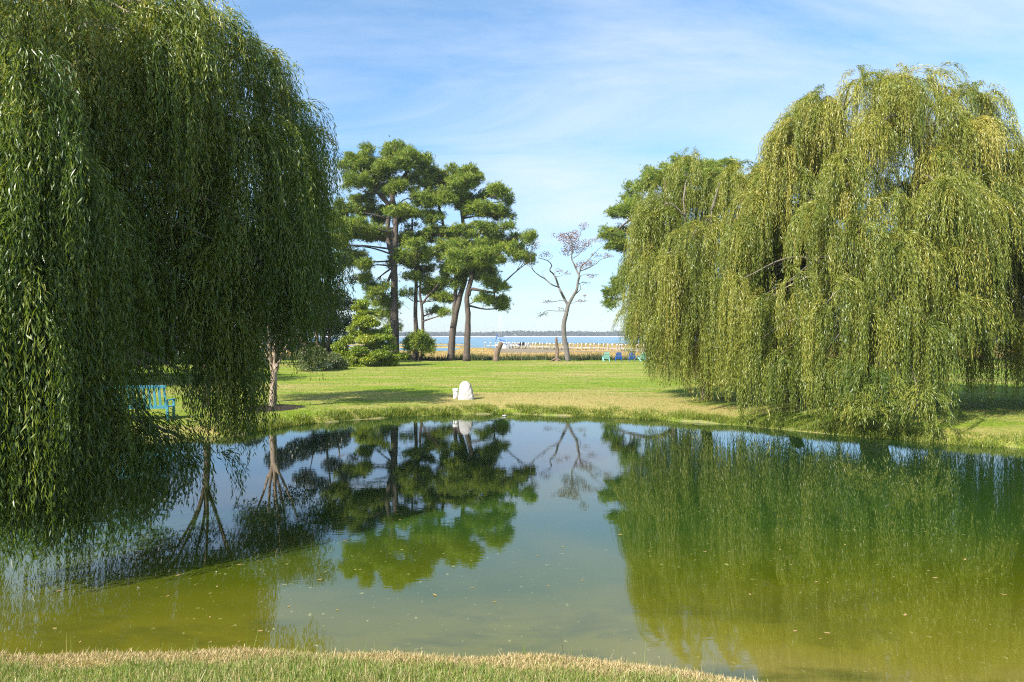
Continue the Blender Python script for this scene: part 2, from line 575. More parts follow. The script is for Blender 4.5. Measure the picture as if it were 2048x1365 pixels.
build_ground()
mb = MB()
mb.add([(-16, 2.5, 0), (27, 2.5, 0), (27, 30, 0), (-16, 30, 0)], [(0, 1, 2, 3)])
tag(mb.build('pond_water', M['pond']), 'murky green pond reflecting trees and sky', 'pond', kind='structure')
mb = MB()
mb.add([(-3000, 86, -1.32), (3000, 86, -1.32), (3000, 2200, -1.32), (-3000, 2200, -1.32)], [(0, 1, 2, 3)])
tag(mb.build('bay_water', M['bay']), 'blue open bay beyond the marsh', 'bay', kind='structure')


# ------------------------------------------------------------------ grasses
def scatter_grass():
    # near bank
    n = 210000
    x = R.uniform(-5.2, 4.6, n)
    y = R.uniform(4.9, 6.9, n)
    d = pond_sdf(x, y)
    patch = wob(x, y, 1.1) * .5 + wob(x, y, 3.1) * .5
    dryp = np.clip(sstep(.85, .5, d + .14 * patch) + .10 + .35 * sstep(.15, .5, patch), 0, 1)          # clipped straw at the bank's crest
    green = R.random(n) > dryp * .93
    keep = (d > .03) & (R.random(n) < np.where(green, .62 + .25 * patch, .9))
    x, y, d, green, patch = x[keep], y[keep], d[keep], green[keep], patch[keep]
    P = np.stack([x, y, zg(x, y) - .006], 1)
    g = green
    hg = R.gamma(4, .0095, g.sum()) * (1 + .6 * np.clip(patch[g], 0, 1))
    tone = np.clip(R.normal(.46, .24, g.sum()) + .3 * (R.random(g.sum()) < .3), 0, 1)
    V1 = blade_quads(P[g], hg, .0065, .55)
    # taller stray blades and seed stalks on the very edge
    m = 1500
    ex = R.uniform(-5, 3.6, m)
    ey = R.uniform(5, 6.95, m)
    de = pond_sdf(ex, ey)
    k = (de > -.02) & (de < .16)
    ex, ey = ex[k], ey[k]
    Pe = np.stack([ex, ey, np.maximum(zg(ex, ey), -.01)], 1)
    V2 = blade_quads(Pe, R.uniform(.08, .27, len(ex)), .006, .35, .1)
    V = np.concatenate([V1, V2])
    tone = np.concatenate([tone, np.clip(R.normal(.45, .2, len(V2)), 0, 1)])
    tag(quads_obj('near_bank_grass', V, M['blade'], None, tone), 'short green grass blades on the near bank', 'grass', kind='stuff')
    V3 = blade_quads(P[~g], R.gamma(3, .008, (~g).sum()), .008, 1.2, .3)
    tag(quads_obj('clipped_straw', V3, M['straw']), 'dry clipped straw along the near water edge', 'dry grass', kind='stuff')
    # fringe on the far bank
    pts = []
    tot = 60000
    seg = POND[:13]
    ln = np.linalg.norm(np.diff(seg, axis=0), axis=1)
    c = np.concatenate([[0], np.cumsum(ln)])
    t = R.random(tot) * c[-1]
    i = np.clip(np.searchsorted(c, t) - 1, 0, len(ln) - 1)
    f = ((t - c[i]) / ln[i])[:, None]
    q = seg[i] * (1 - f) + seg[i + 1] * f
    nrm = np.stack([-(seg[i + 1] - seg[i])[:, 1], (seg[i + 1] - seg[i])[:, 0]], 1)
    nrm = norm(nrm)
    off = np.abs(R.normal(0, .42, tot)) - .06
    q = q + nrm * off[:, None]
    cl = wob(q[:, 0], q[:, 1], 2.2)
    k = R.random(tot) < .55 + .45 * cl
    q, off, cl = q[k], off[k], cl[k]
    P = np.stack([q[:, 0], q[:, 1], np.maximum(zg(q[:, 0], q[:, 1]), -.01) - .01], 1)
    h = R.uniform(.07, .2, len(q)) * (1 + .45 * cl) * np.clip(1.15 - off * .55, .3, 1)
    tag(quads_obj('pond_edge_grass', blade_quads(P, h, .017, .6), M['bank_blade'], None, np.clip(R.normal(.5, .25, len(q)), 0, 1)),
        'uncut yellow green grass fringe along the far pond edge', 'grass', kind='stuff')
    # lawn tufts between the pond and the trees
    n = 60000
    y = 22 + 52 * R.random(n) ** 1.5
    x = R.uniform(-.85, .85, n) * y
    d = pond_sdf(x, y)
    k = d > .5
    x, y = x[k], y[k]
    P = np.stack([x, y, zg(x, y) - .01], 1)
    h = R.uniform(.03, .065, len(x)) * (1 + y / 60)
    tn = np.clip(.32 + .3 * wob(x * .35, y, .55) + R.normal(0, .22, len(x)), 0, 1)
    tag(quads_obj('lawn_grass', blade_quads(P, h, .014 * (1 + y / 60), .7), M['blade'], None, tn), 'mown grass of the lawn beyond the pond', 'grass', kind='stuff')
    # rough weeds on the far lawn edge
    n = 42000
    x = R.uniform(-34, 60, n)
    y = 74.6 + np.abs(R.normal(0, 1.6, n)) + .4 * wob(x, x * 0, .5)
    cl = wob(x, y, .55)
    k = R.random(n) < .6 + .4 * cl
    x, y, cl = x[k], y[k], cl[k]
    P = np.stack([x, y, zg(x, y) - .02], 1)
    h = R.uniform(.25, .75, len(x)) * (1 + .5 * cl) * np.where(x > 22, .6, 1)
    tag(quads_obj('lawn_edge_weeds', blade_quads(P, h, .05, .45), M['weed'], None, np.clip(R.normal(.35, .25, len(x)) + .25 * (R.random(len(x)) < .3), 0, 1)),
        'dark rough weeds between lawn and marsh', 'weeds', kind='stuff')
    # marsh grass
    n = 90000
    y = 80 * (330 / 80.) ** R.random(n)
    x = R.uniform(-.95, .95, n) * y
    z = zg(x, y)
    k = (z > -1.25) & (creek_dist(x, y) > 6)
    x, y, z = x[k], y[k], z[k]
    P = np.stack([x, y, z - .02], 1)
    h = R.uniform(.10, .28, len(x)) * np.where(y > 285, 3.2, 1) * np.where((x > 20) & (y < 120), 2.2, 1)
    tag(quads_obj('marsh_grass', blade_quads(P, h, .05 + y * .0012, .4), M['marsh_blade'], None,
                  np.clip(.55 + .3 * wob(x * .3, y, .09) + R.normal(0, .2, len(x)) - .5 * (y > 240), 0, 1)), 'tan cordgrass covering the salt marsh', 'marsh grass', kind='stuff')


scatter_grass()


# ------------------------------------------------------------------ willows
def interp_prof(prof, z):
    prof = sorted(prof)
    return np.interp(z, [p[0] for p in prof], [p[1] for p in prof])


def willow(label, base, prof, nlobes, strands, spacing, leaf, mat, zbot, lam=(.45, .95), extra=(), seed=1, tone0=.45, fork=2.4, trunk_r=.45,
           length=(2.0, 4.6), squash=None, inner=.25, dens=None, tone_fn=None, skirt=0, per_bunch=6, azs=.2, jit=.02, scat=.45):
    global R
    keep_R, R = R, np.random.default_rng(seed)
    bx, by = base
    bz = float(zg(np.array([bx]), np.array([by]))[0]) - .05
    root = thing('weeping_willow', label, 'tree', (bx, by, bz))
    zs = [p[0] for p in prof]
    z0, z1 = min(zs), max(zs)
    lobes = []
    tries = 0
    while len(lobes) < nlobes and tries < 60000:
        tries += 1
        z = z0 + (z1 - z0) * R.random() ** .85
        r = float(interp_prof(prof, z))
        if R.random() > (r + .8) / (max(p[1] for p in prof) + .8):
            continue
        a = R.random() * 2 * np.pi
        if R.random() < inner:
            r *= R.uniform(.35, .85)
        r *= 1 + .13 * math.sin(3 * a + seed) + .08 * math.sin(5 * a + 2 * z)
        q = np.array([bx + r * math.cos(a), by + r * math.sin(a), z])
        if any(np.linalg.norm((q - l[0]) * np.array([1, 1, .8])) < .72 for l in lobes):
            continue
        if dens is not None and R.random() > dens(q):
            continue
        lobes.append((q, a, None))
    for e in extra:
        q = np.array(e[0], float)
        lobes.append((q, math.atan2(q[1] - by, q[0] - bx), e[1]))
    # limbs
    tr, br = MB(), MB()
    fk = np.array([bx + .15, by - .1, bz + fork])
    tr.tube(smooth_path([(bx, by, bz - .2), (bx + .02, by, bz + .5), (bx + .1, by - .05, bz + fork * .6), fk], 4),
            np.concatenate([[trunk_r * 1.5, trunk_r * 1.25], np.linspace(trunk_r * 1.05, trunk_r * .9, 11)]), 12, .05)
    limbs = []
    nl = 8
    for i in range(nl):
        a = 2 * np.pi * i / nl + R.uniform(-.3, .3)
        zt = z1 - R.uniform(.8, 3.2)
        rt = float(interp_prof(prof, zt)) * R.uniform(.5, .75)
        end = np.array([bx + rt * math.cos(a), by + rt * math.sin(a), zt])
        mid = fk * .5 + end * .5 + np.array([R.uniform(-.4, .4), R.uniform(-.4, .4), R.uniform(-.2, .5)])
        pth = smooth_path([fk - np.array([0, 0, .3]), mid * .45 + fk * .55, mid, end], 5)
        limbs.append(pth)
        tr.tube(pth, np.linspace(trunk_r * .55, trunk_r * .12, len(pth)), 8, .05)
    for q, a, sp in lobes:
        best, bd = None, 1e9
        for pth in limbs:
            dd = np.linalg.norm(pth - q, axis=1) + np.maximum(0, pth[:, 2] - q[2]) * 1.5
            j = int(np.argmin(dd))
            if dd[j] < bd:
                bd, best = dd[j], pth[j]
        if sp and 'prev' in sp:
            best = np.array(sp['prev'], float)
            bd = np.linalg.norm(best - q)
            mid = best * .5 + q * .5 + np.array([0, 0, .06 * bd])
            pp = smooth_path([best, mid, q], 5)
            br.tube(pp, np.linspace(.03, .024, len(pp)), 6, .05)
        else:
            mid = best * .45 + q * .55 + np.array([0, 0, .25 + .12 * bd])
            pp = smooth_path([best, mid, q], 5)
            br.tube(pp, np.linspace(.022 + .018 * min(bd, 3), .012, len(pp)), 5)
    # strands
    allV, allT = [], []
    for q, a, sp in lobes:
        sp = sp or {}
        ns = sp.get('n', strands)
        Lr = sp.get('L', length)
        if 'L' not in sp and q[2] < skirt:
            zq = float(np.mean(zbot(np.array([q[0]]), np.array([q[1]]), q[2])))
            Lr = (max(1.4, (q[2] - zq) * .7), max(2.2, (q[2] - zq) * 1.0 + .5))
        nb = max(4, ns // per_bunch)
        ba = a + R.normal(0, 1.15, nb)
        bt = np.radians(R.uniform(*sp.get('up', (-5, 62)), nb))
        bl = R.uniform(lam[0], lam[1], nb)
        bo = R.normal(0, .2, (nb, 3))
        bL = R.uniform(Lr[0], Lr[1], nb)
        btone = R.normal(0, .15, nb) + R.normal(0, .08)
        b = R.integers(0, nb, ns)
        az = ba[b] + R.normal(0, azs, ns)
        th0 = bt[b] + R.normal(0, .12, ns)
        la = bl[b] * R.uniform(.8, 1.2, ns) * sp.get('reach', 1.0)
        Ls = bL[b] * R.uniform(.6, 1.1, ns)
        p0 = q + bo[b] + R.normal(0, .04, (ns, 3))
        m = int(Lr[1] * 1.1 / spacing)
        dd = (np.arange(m) + .5) * spacing
        th = -np.pi / 2 + (th0[:, None] + np.pi / 2) * np.exp(-dd[None, :] / la[:, None])
        azz = az[:, None] + .25 * np.sin(dd[None, :] * 1.3 + R.random(ns)[:, None] * 6)
        T = np.stack([np.cos(th) * np.cos(azz), np.cos(th) * np.sin(azz), np.sin(th)], -1)
        sw = .05 * np.sin(dd[None, :] * 2.1 + R.random(ns)[:, None] * 6.28)
        T[..., 0] += sw
        T[..., 1] += .05 * np.sin(dd[None, :] * 1.7 + R.random(ns)[:, None] * 6.28)
        P = p0[:, None, :] + np.cumsum(T * spacing, axis=1)
        zb = zbot(p0[:, 0], p0[:, 1], q[2]) if sp.get('zb') is None else np.full(ns, sp['zb'])
        zb = zb + np.abs(R.normal(0, .25, ns)) + (np.abs(R.normal(0, .6, nb)) * (0 if sp.get('zb', 1) == .25 else 1))[b]
        ok = (dd[None, :] < Ls[:, None]) & (P[..., 2] > zb[:, None]) & (R.random((ns, m)) < .94)
        P, T = P[ok], T[ok]
        n = len(P)
        D = T + R.normal(0, scat, (n, 3)) + np.array([0, 0, -.25])
        Lf = leaf[0] * R.uniform(.5, 1.25, n)
        allV.append(leaf_quads(P + R.normal(0, jit, (n, 3)), D, Lf, leaf[1] * R.uniform(.8, 1.2, n)))
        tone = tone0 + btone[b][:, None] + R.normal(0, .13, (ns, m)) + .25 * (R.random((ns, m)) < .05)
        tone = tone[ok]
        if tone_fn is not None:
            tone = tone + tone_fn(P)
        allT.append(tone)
    tr.build('trunk', M['bark_willow'], root, True, True)
    br.build('branches', M['bark_pale'], root, True, True)
    V = np.concatenate(allV)
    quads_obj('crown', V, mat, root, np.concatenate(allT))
    print(label[:40], len(lobes), 'lobes', len(V), 'leaves')
    R = keep_R
    return root


def zb_left(x, y, z):
    ang = np.degrees(np.arctan2(y - 12.4, x + 10.3))     # 0 = right, -90 = towards the camera
    r = np.hypot(x + 10.3, y - 12.4)
    zb = np.interp(ang, [-180, -100, -80, -55, -46, -39, -30, -10, 15, 50, 75, 110, 180], [.2, .1, .1, .1, .6, 2.6, 2.7, 2.5, 2.5, 1.9, 1.0, .4, .2])
    return zb + .9 * sstep(3.6, 4.6, r) * ((ang > -36) & (ang < 25))


low = []
prevp = np.array([-10.15, 12.3, 2.35])
for px, py, Y in ((110, 782, 10.2), (170, 795, 10), (215, 812, 9.9), (255, 832, 10.0), (295, 852, 10.2), (330, 862, 10.5), (365, 878, 10.9)):
    low.append((at(px, py, Y), dict(n=95, L=(.7, 1.9), zb=.25, reach=.6, prev=prevp, up=(-40, 12))))
    prevp = at(px, py, Y)
low += [(at(px, py, Y), dict(n=190, L=(2.4, L_), zb=.05, reach=.55, up=(-30, 30))) for px, py, Y, L_ in
        ((0, 90, 9.2, 6), (60, 180, 9.2, 5.5), (20, 260, 8.9, 5.5), (110, 300, 9.3, 5.2), (150, 390, 9.6, 5), (60, 380, 9.0, 5), (0, 430, 8.8, 5), (110, 480, 9.2, 4.8), (40, 540, 8.8, 5), (130, 570, 9.5, 4.2), (-40, 480, 8.7, 5), (60, 640, 8.9, 4), (105, 680, 9.2, 3.4),
         (10, 690, 8.7, 4), (80, 770, 9.1, 3))]
low += [(at(px, py, Y), dict(n=22, L=(.4, 1.4), zb=1.5, reach=.5, up=(-40, 10))) for px, py, Y in ((225, 735, 10.4), (262, 748, 10.8), (300, 740, 11.2), (335, 752, 11.4), (372, 745, 11.8))]
low += [(at(px, py, Y), dict(n=130, L=(1.3, 3.6), zb=zb, reach=.6)) for px, py, Y, zb in
        ((604, 262, 14.5, 3.6), (588, 300, 13.6, 3.2), (575, 330, 13.2, 3.3), (556, 200, 13.4, 3.3), (535, 150, 13.2, 2.8), (495, 112, 13, 3), (555, 430, 13.2, 2.9), (540, 470, 12.6, 2.7), (510, 560, 13.2, 2.3), (600, 380, 14, 3.6), (578, 440, 14, 2.7),
         (560, 560, 13.6, 2.5), (585, 500, 14, 2.9), (530, 390, 12.6, 2.5), (500, 300, 12.2, 2.5), (480, 430, 12.0, 2.4), (540, 270, 12.8, 2.5), (460, 250, 12, 2.4), (430, 480, 11.8, .9), (430, 640, 12.4, .9), (425, 710, 12.8, .8), (455, 690, 13.2, .9), (410, 600, 13.0, .8), (435, 560, 13.6, .9), (420, 60, 12.6, 4), (380, 15, 12.2, 4), (340, 20, 11.6, 4), (300, 10, 11.4, 4), (350, 70, 11.4, 3), (310, 90, 11.2, 3), (270, 30, 11.2, 3), (455, 90, 12.8, 4))]
willow('huge dark weeping willow trailing to the water, its top cut off by the frame', (-10.3, 12.4),
       [(11.8, .7), (11, 2.0), (10, 2.9), (9, 3.5), (8, 3.75), (6.5, 3.85), (5, 3.75), (3.6, 3.5)], 104, 165, .056, (.125, .0175), M['willow_dark'], zb_left,
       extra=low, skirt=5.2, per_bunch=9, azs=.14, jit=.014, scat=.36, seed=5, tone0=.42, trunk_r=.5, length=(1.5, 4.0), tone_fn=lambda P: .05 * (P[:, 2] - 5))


def zb_mid(x, y, z):
    return np.interp(x, [4.8, 5.6, 6.6, 7.6, 9.0, 12], [3.2, 2.7, 1.5, .35, .2, .2])


willow('lower pale green willow in front of the pine, left of the tallest pale willow', (8.5, 30.0),
       [(11.0, .9), (10.2, 1.8), (9, 2.5), (7.5, 2.9), (6, 3.0), (4.5, 2.8), (3.4, 2.5)], 66, 180, .068, (.145, .0195), M['willow_light'], zb_mid,
       skirt=5.4, lam=(.3, .75), inner=.35, extra=[(at(px, py, Y), dict(n=110, L=(1.4, 3.2), zb=zb, reach=.7, up=(-30, 30))) for px, py, Y, zb in ((1375, 640, 27.4, .5), (1410, 650, 27.0, .2), (1440, 670, 26.8, .15), (1400, 560, 27.0, .3), (1350, 600, 27.6, 1.0))],
       per_bunch=13, azs=.09, jit=.012, scat=.30, seed=8, tone0=.44, trunk_r=.22, length=(1.4, 3.5))


def zb_right(x, y, z):
    return np.where(y > 27.5, 1.4, np.interp(x, [8, 12.6, 13.6, 14.4, 17], [.08, .05, .3, 2.1, 2.3]))


lowr = []
for px, py, Y, k in ((1480, 560, 24.2, 1), (1530, 600, 23.5, 1), (1580, 560, 22.8, 1), (1640, 620, 22.3, 1), (1690, 570, 22.0, 1), (1740, 630, 21.8, 1), (1790, 600, 21.6, 1), (1850, 640, 21.4, 1), (1500, 690, 23.9, 1), (1560, 710, 23.1, 1), (1640, 720, 22.2, 1),
                     (1700, 730, 21.7, 1), (1760, 740, 21.3, 1), (1800, 770, 20.9, 0), (1840, 790, 20.6, 0), (1770, 810, 20.8, 0), (1720, 790, 21.2, 0)):
    q = at(px, py, Y)
    pv = q * .9 + np.array([14.3, 27.0, 4.0]) * .1
    lowr.append((q, dict(n=150, L=(1.2, 4.6) if k else (.8, 2.0), zb=.03, reach=.6 if k else .9, up=(-20, 35))))
lowr += [(at(px, py, Y), dict(n=150, L=(1.6, 3.4), reach=.9)) for px, py, Y in ((1690, 380, 23.2), (1740, 420, 22.8), (1790, 390, 23), (1640, 420, 23), (1720, 470, 22.6), (1850, 430, 22.8), (1520, 400, 25.5), (1500, 450, 25.2), (1540, 350, 26))]
lowr += [(at(px, py, Y), dict(n=70, L=(.8, 2.2), zb=3, reach=.7)) for px, py, Y in ((1655, 215, 26), (1700, 205, 26.5), (1560, 275, 26), (1620, 235, 26.6), (1790, 185, 26.8), (1910, 185, 27), (1960, 225, 26.5))]
willow('tallest pale green willow drooping into the pond on the far bank', (14.3, 27.0),
       [(13.0, 1.7), (12.2, 2.9), (10.8, 3.9), (8.8, 4.5), (6.8, 4.8), (4.8, 4.8), (3.4, 4.5)], 146, 185, .068, (.145, .0195), M['willow_light'], zb_right,
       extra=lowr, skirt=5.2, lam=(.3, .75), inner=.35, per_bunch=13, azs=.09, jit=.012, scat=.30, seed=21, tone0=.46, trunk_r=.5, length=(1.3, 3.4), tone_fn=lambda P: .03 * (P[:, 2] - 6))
willow('pale willow cut off by the right edge, its curtain hanging clear of shaded lawn', (21.3, 27.0),
       [(11.6, 1.0), (10.4, 2.3), (8, 3.2), (6, 3.7), (4.2, 3.8), (3.2, 3.5)], 68, 180, .068, (.145, .0195), M['willow_light'],
       lambda x, y, z: np.full(len(x), .45), skirt=6.6, lam=(.3, .75), inner=.35, per_bunch=13, azs=.09, jit=.012, scat=.30, seed=33, tone0=.44, trunk_r=.36, length=(1.3, 3.4))


# ------------------------------------------------------------------ conifers and other trees from clumps
def needle_clumps(clumps, per, nl, nw, kind, up=.45):
    """clumps: list of (centre xyz, (rx, ry, rz)); returns quads and tones of needle tufts sitting on the pads."""
    Vs, Ts = [], []
    for c, rad in clumps:
        n = max(6, int(per * rad[0] * (rad[1] + .3)))
        u = R.normal(size=(n, 3)) * .52
        u = u / np.maximum(1, np.linalg.norm(u, axis=1, keepdims=True) / 1.25)
        u[:, 2] = np.where(u[:, 2] < -.3, -u[:, 2] * .5, u[:, 2])
        P = np.array(c) + u * np.array(rad)
        bumpy = R.normal(0, .2, (n, 3))
        P = P + bumpy
        k = kind
        Pn = np.repeat(P, k, 0)
        D = norm(np.repeat(u * np.array([1, 1, 1.0]), k, 0) * .5 + R.normal(0, .55, (n * k, 3)) + np.array([0, 0, up]))
        Vs.append(leaf_quads(Pn, D, nl * R.uniform(.7, 1.2, n * k), nw, .0))
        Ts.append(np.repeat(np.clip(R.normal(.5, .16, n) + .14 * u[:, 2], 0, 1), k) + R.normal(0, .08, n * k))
    return np.concatenate(Vs), np.concatenate(Ts)


def px_path(pts, Y, k=4, dy=None):
    P = [at(px, py, Y + (0 if dy is None else dy[i])) for i, (px, py) in enumerate(pts)]
    return smooth_path(P, k)


def pine(label, trunks, Y, pads, conv, thick, seed, per=95, depth=3.2, bark='bark_pine', rise=0.0, grow_=1.0):
    global R
    keep_R, R = R, np.random.default_rng(seed)
    b = at(*trunks[0][0], Y)
    zb = float(zg(np.array([b[0]]), np.array([b[1]]))[0])
    root = thing('pine_tree', label, 'tree', (b[0], b[1], zb))
    tr, br = MB(), MB()
    stems = []
    for ti, t in enumerate(trunks):
        pp = px_path(t, Y, 5)
        if ti == 0:
            pp[0, 2] = zb - .15
        stems.append(pp)
        r = np.linspace(thick * (1 if ti == 0 else .62), thick * .28, len(pp))
        if ti == 0:
            r[0] *= 1.35
        tr.tube(pp, r, 9, .05)
    cl = []
    for (x, y, rx, ry) in pads:
        px, py = conv(x, y)
        rx, ry = conv(rx, ry, True)
        off = R.normal(0, depth * .55)
        c = at(px, py, Y + off) - np.array([0, 0, .8 - rise + .5 * ry * Y / F])
        s = (Y + off) / F
        rxx, ryy = rx * s * 1.12 * grow_, ry * s * 1.1 * grow_
        for _ in range(8):
            cl.append((c + R.uniform(-1, 1, 3) * np.array([rxx * .85, rxx * .9, ryy * .85]), (rxx * R.uniform(.18, .38), rxx * R.uniform(.18, .38), ryy * R.uniform(.2, .42))))
        cl.append((c + R.uniform(-1, 1, 3) * np.array([rxx * 1.0, rxx * 1.1, ryy * 1.0]), (rxx * .22, rxx * .22, ryy * .25)))
        # limb to the pad
        best, bd = None, 1e9
        for pp in stems:
            k = pp[len(pp) // 3:]
            dd = np.linalg.norm(k - c, axis=1) + np.maximum(0, k[:, 2] - c[2] + .4) * 1.3
            j = int(np.argmin(dd))
            if dd[j] < bd:
                bd, best = dd[j], k[j]
        mid = best * .5 + c * .5 + np.array([0, 0, R.uniform(-.25, .35)]) + R.normal(0, .15, 3)
        e = c - np.array([0, 0, ryy * .5])
        lim = smooth_path([best, mid, e], 4)
        br.tube(lim, np.linspace(.045 + .016 * min(bd, 5), .02, len(lim)), 5, .06)
        for _ in range(7):
            st = lim[R.integers(len(lim) // 2, len(lim))]
            en = c + R.normal(0, .55, 3) * np.array([rxx, rxx, ryy])
            br.tube(smooth_path([st, (st + en) / 2 + R.normal(0, .1, 3), en], 2), np.linspace(.028, .01, 5), 4)
    tr.build('trunk', M[bark], root, True, True)
    br.build('branches', M[bark], root, True, True)
    V, T = needle_clumps(cl, per * 3.0, .36, .042, 9)
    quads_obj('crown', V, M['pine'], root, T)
    R = keep_R
    return root


def c2(x, y, size=False):
    return (x / 2.73, y / 2.73) if size else (600 + x / 2.73, 240 + y / 2.73)


def c6(x, y, size=False):
    return (x / 2.395, y / 2.395) if size else (1200 + x / 2.395, 130 + y / 2.395)


def cpts(conv, pts):
    return [conv(x, y) for x, y in pts]


YP = 74.0
padsA = [(330, 190, 80, 42), (430, 150, 80, 38), (520, 122, 90, 36), (610, 150, 80, 38), (680, 195, 60, 40), (265, 240, 45, 52), (380, 230, 90, 45), (310, 300, 70, 36), (560, 190, 100, 32),
         (650, 270, 80, 40), (715, 255, 50, 44), (560, 320, 90, 40), (470, 210, 60, 28), (420, 320, 60, 26), (340, 380, 70, 28), (400, 450, 80, 22), (570, 440, 80, 28), (620, 470, 60, 22), (240, 430, 60, 36),
         (220, 500, 80, 36), (300, 520, 90, 26), (380, 560, 80, 26), (220, 580, 50, 26), (440, 590, 60, 22), (540, 620, 60, 36), (590, 665, 60, 32), (270, 700, 70, 32), (330, 740, 80, 34), (540, 705, 70, 36),
         (380, 830, 55, 40), (420, 900, 70, 50), (450, 980, 75, 46), (495, 930, 50, 46), (640, 720, 60, 26), (185, 620, 50, 18), (210, 640, 40, 14), (660, 380, 70, 26), (480, 500, 60, 22), (500, 1060, 40, 30)]
pine('tallest pine, broad crowned, standing behind the golden green cypress', [cpts(c2, [(518, 1290), (516, 1100), (515, 950), (515, 800), (520, 650), (522, 520), (505, 430), (485, 340), (500, 240), (520, 150)]),
      cpts(c2, [(512, 760), (480, 650), (482, 540), (500, 440), (540, 350), (600, 260), (640, 200)]), cpts(c2, [(500, 480), (430, 400), (360, 320), (300, 230)])], YP, padsA, c2, .47, 41)
padsB = [(800, 262, 80, 32), (880, 252, 90, 36), (950, 272, 60, 36), (760, 302, 60, 32), (850, 312, 100, 36), (760, 392, 80, 32), (830, 380, 70, 26), (920, 392, 70, 36), (980, 432, 80, 34), (1050, 345, 60, 32),
         (1090, 335, 40, 36), (1132, 392, 25, 24), (1060, 432, 85, 30), (1095, 472, 60, 26), (1132, 532, 32, 16), (1030, 540, 50, 20), (930, 560, 100, 38), (830, 582, 80, 44), (780, 652, 60, 36), (870, 742, 90, 36),
         (900, 690, 100, 34), (830, 800, 60, 36), (850, 850, 30, 22), (740, 560, 50, 36), (720, 480, 60, 24), (700, 600, 50, 30), (710, 690, 60, 30)]
pine('forked pine leaning right, the left of the two bare trunks beside the stump', [cpts(c2, [(824, 1308), (832, 1180), (848, 1070), (875, 960), (905, 850), (905, 720), (890, 560), (885, 480), (905, 380), (900, 280)]),
      cpts(c2, [(836, 1150), (845, 1000), (852, 880), (842, 760), (800, 640), (770, 520), (740, 400)]), cpts(c2, [(888, 530), (940, 470), (1010, 420), (1070, 390)])], YP, padsB, c2, .40, 42)
padsC = [(1010, 592, 90, 36), (950, 632, 110, 38), (1060, 622, 50, 32), (1180, 622, 75, 34), (1240, 602, 38, 34), (1210, 682, 60, 34), (1250, 712, 25, 22), (980, 692, 80, 32), (1000, 742, 70, 36), (1080, 702, 50, 26),
         (1010, 802, 50, 26), (1060, 842, 60, 32), (1080, 942, 55, 24), (1102, 980, 30, 10), (1000, 925, 35, 16), (1130, 650, 50, 30), (920, 780, 50, 26)]
pine('crooked pine with one long side limb, right of the forked leaning pine', [cpts(c2, [(910, 1305), (914, 1200), (918, 1080), (912, 970), (935, 870), (940, 800), (925, 740), (950, 680), (980, 620)]),
      cpts(c2, [(920, 960), (935, 925), (1000, 935), (1060, 945)]), cpts(c2, [(940, 760), (1010, 690), (1100, 660), (1200, 640)])], YP - 1.5, padsC, c2, .37, 43)
padsD = [(620, 560, 45, 36), (660, 640, 55, 32), (600, 600, 40, 26), (640, 810, 45, 18), (720, 860, 60, 22), (690, 770, 50, 26), (600, 800, 40, 20), (760, 930, 60, 16), (580, 900, 30, 16)]
pine('slender pine with a thin trunk between the tallest and the forked pine', [cpts(c2, [(628, 1308), (634, 1180), (630, 1050), (634, 900), (630, 780), (615, 650), (612, 540)])], YP + 1, padsD, c2, .3, 44, per=70)
padsE = [(720, 900, 60, 18), (790, 930, 50, 14), (740, 1000, 50, 12), (780, 850, 40, 14), (690, 840, 40, 20), (800, 1010, 30, 10)]
pine('thinnest pine with sparse tufts, beside the slender pine', [cpts(c2, [(668, 1308), (670, 1180), (668, 1050), (655, 950), (660, 880), (680, 800)]), cpts(c2, [(664, 1010), (700, 960), (745, 910), (780, 850)])], YP + .4, padsE, c2, .22, 45, per=45)
padsY = [(640, 1150, 42, 15), (600, 1165, 32, 18), (690, 1160, 36, 18), (640, 1185, 56, 18), (700, 1205, 30, 16), (605, 1195, 24, 15), (650, 1125, 22, 12)]
pine('small young pine bush in front of the slender trunks', [cpts(c2, [(648, 1310), (645, 1240), (644, 1150)])], YP - 1.2, padsY, c2, .07, 46, per=120, depth=.8)
padsG = [(350, 492, 60, 28), (280, 522, 60, 32), (230, 562, 60, 36), (180, 602, 40, 36), (330, 572, 70, 36), (130, 662, 50, 30), (180, 692, 70, 34), (85, 722, 40, 22), (50, 812, 40, 28), (80, 852, 50, 26),
         (110, 882, 30, 18), (120, 802, 30, 18), (450, 482, 80, 36), (560, 500, 90, 36), (130, 990, 30, 24), (100, 1040, 50, 26), (70, 1082, 40, 22), (52, 1148, 24, 18), (150, 1050, 30, 26), (640, 560, 60, 30),
         (420, 562, 90, 36), (520, 562, 100, 44), (300, 700, 80, 34), (420, 660, 90, 36), (560, 660, 90, 36), (240, 800, 60, 28), (480, 780, 80, 30), (220, 980, 50, 26), (680, 620, 50, 28), (330, 880, 60, 26)]
pine('pine mostly hidden behind the pale willow, its crown and lower limb showing past it', [[(1343, 722), (1345, 650), (1350, 560), (1356, 470), (1365, 400), (1372, 345)], [(1348, 600), (1310, 585), (1270, 590), (1235, 600)],
      [(1354, 500), (1310, 460), (1260, 440)], [(1360, 430), (1410, 390), (1450, 360)]], YP, padsG, c6, .45, 47, rise=1.1, grow_=1.05)


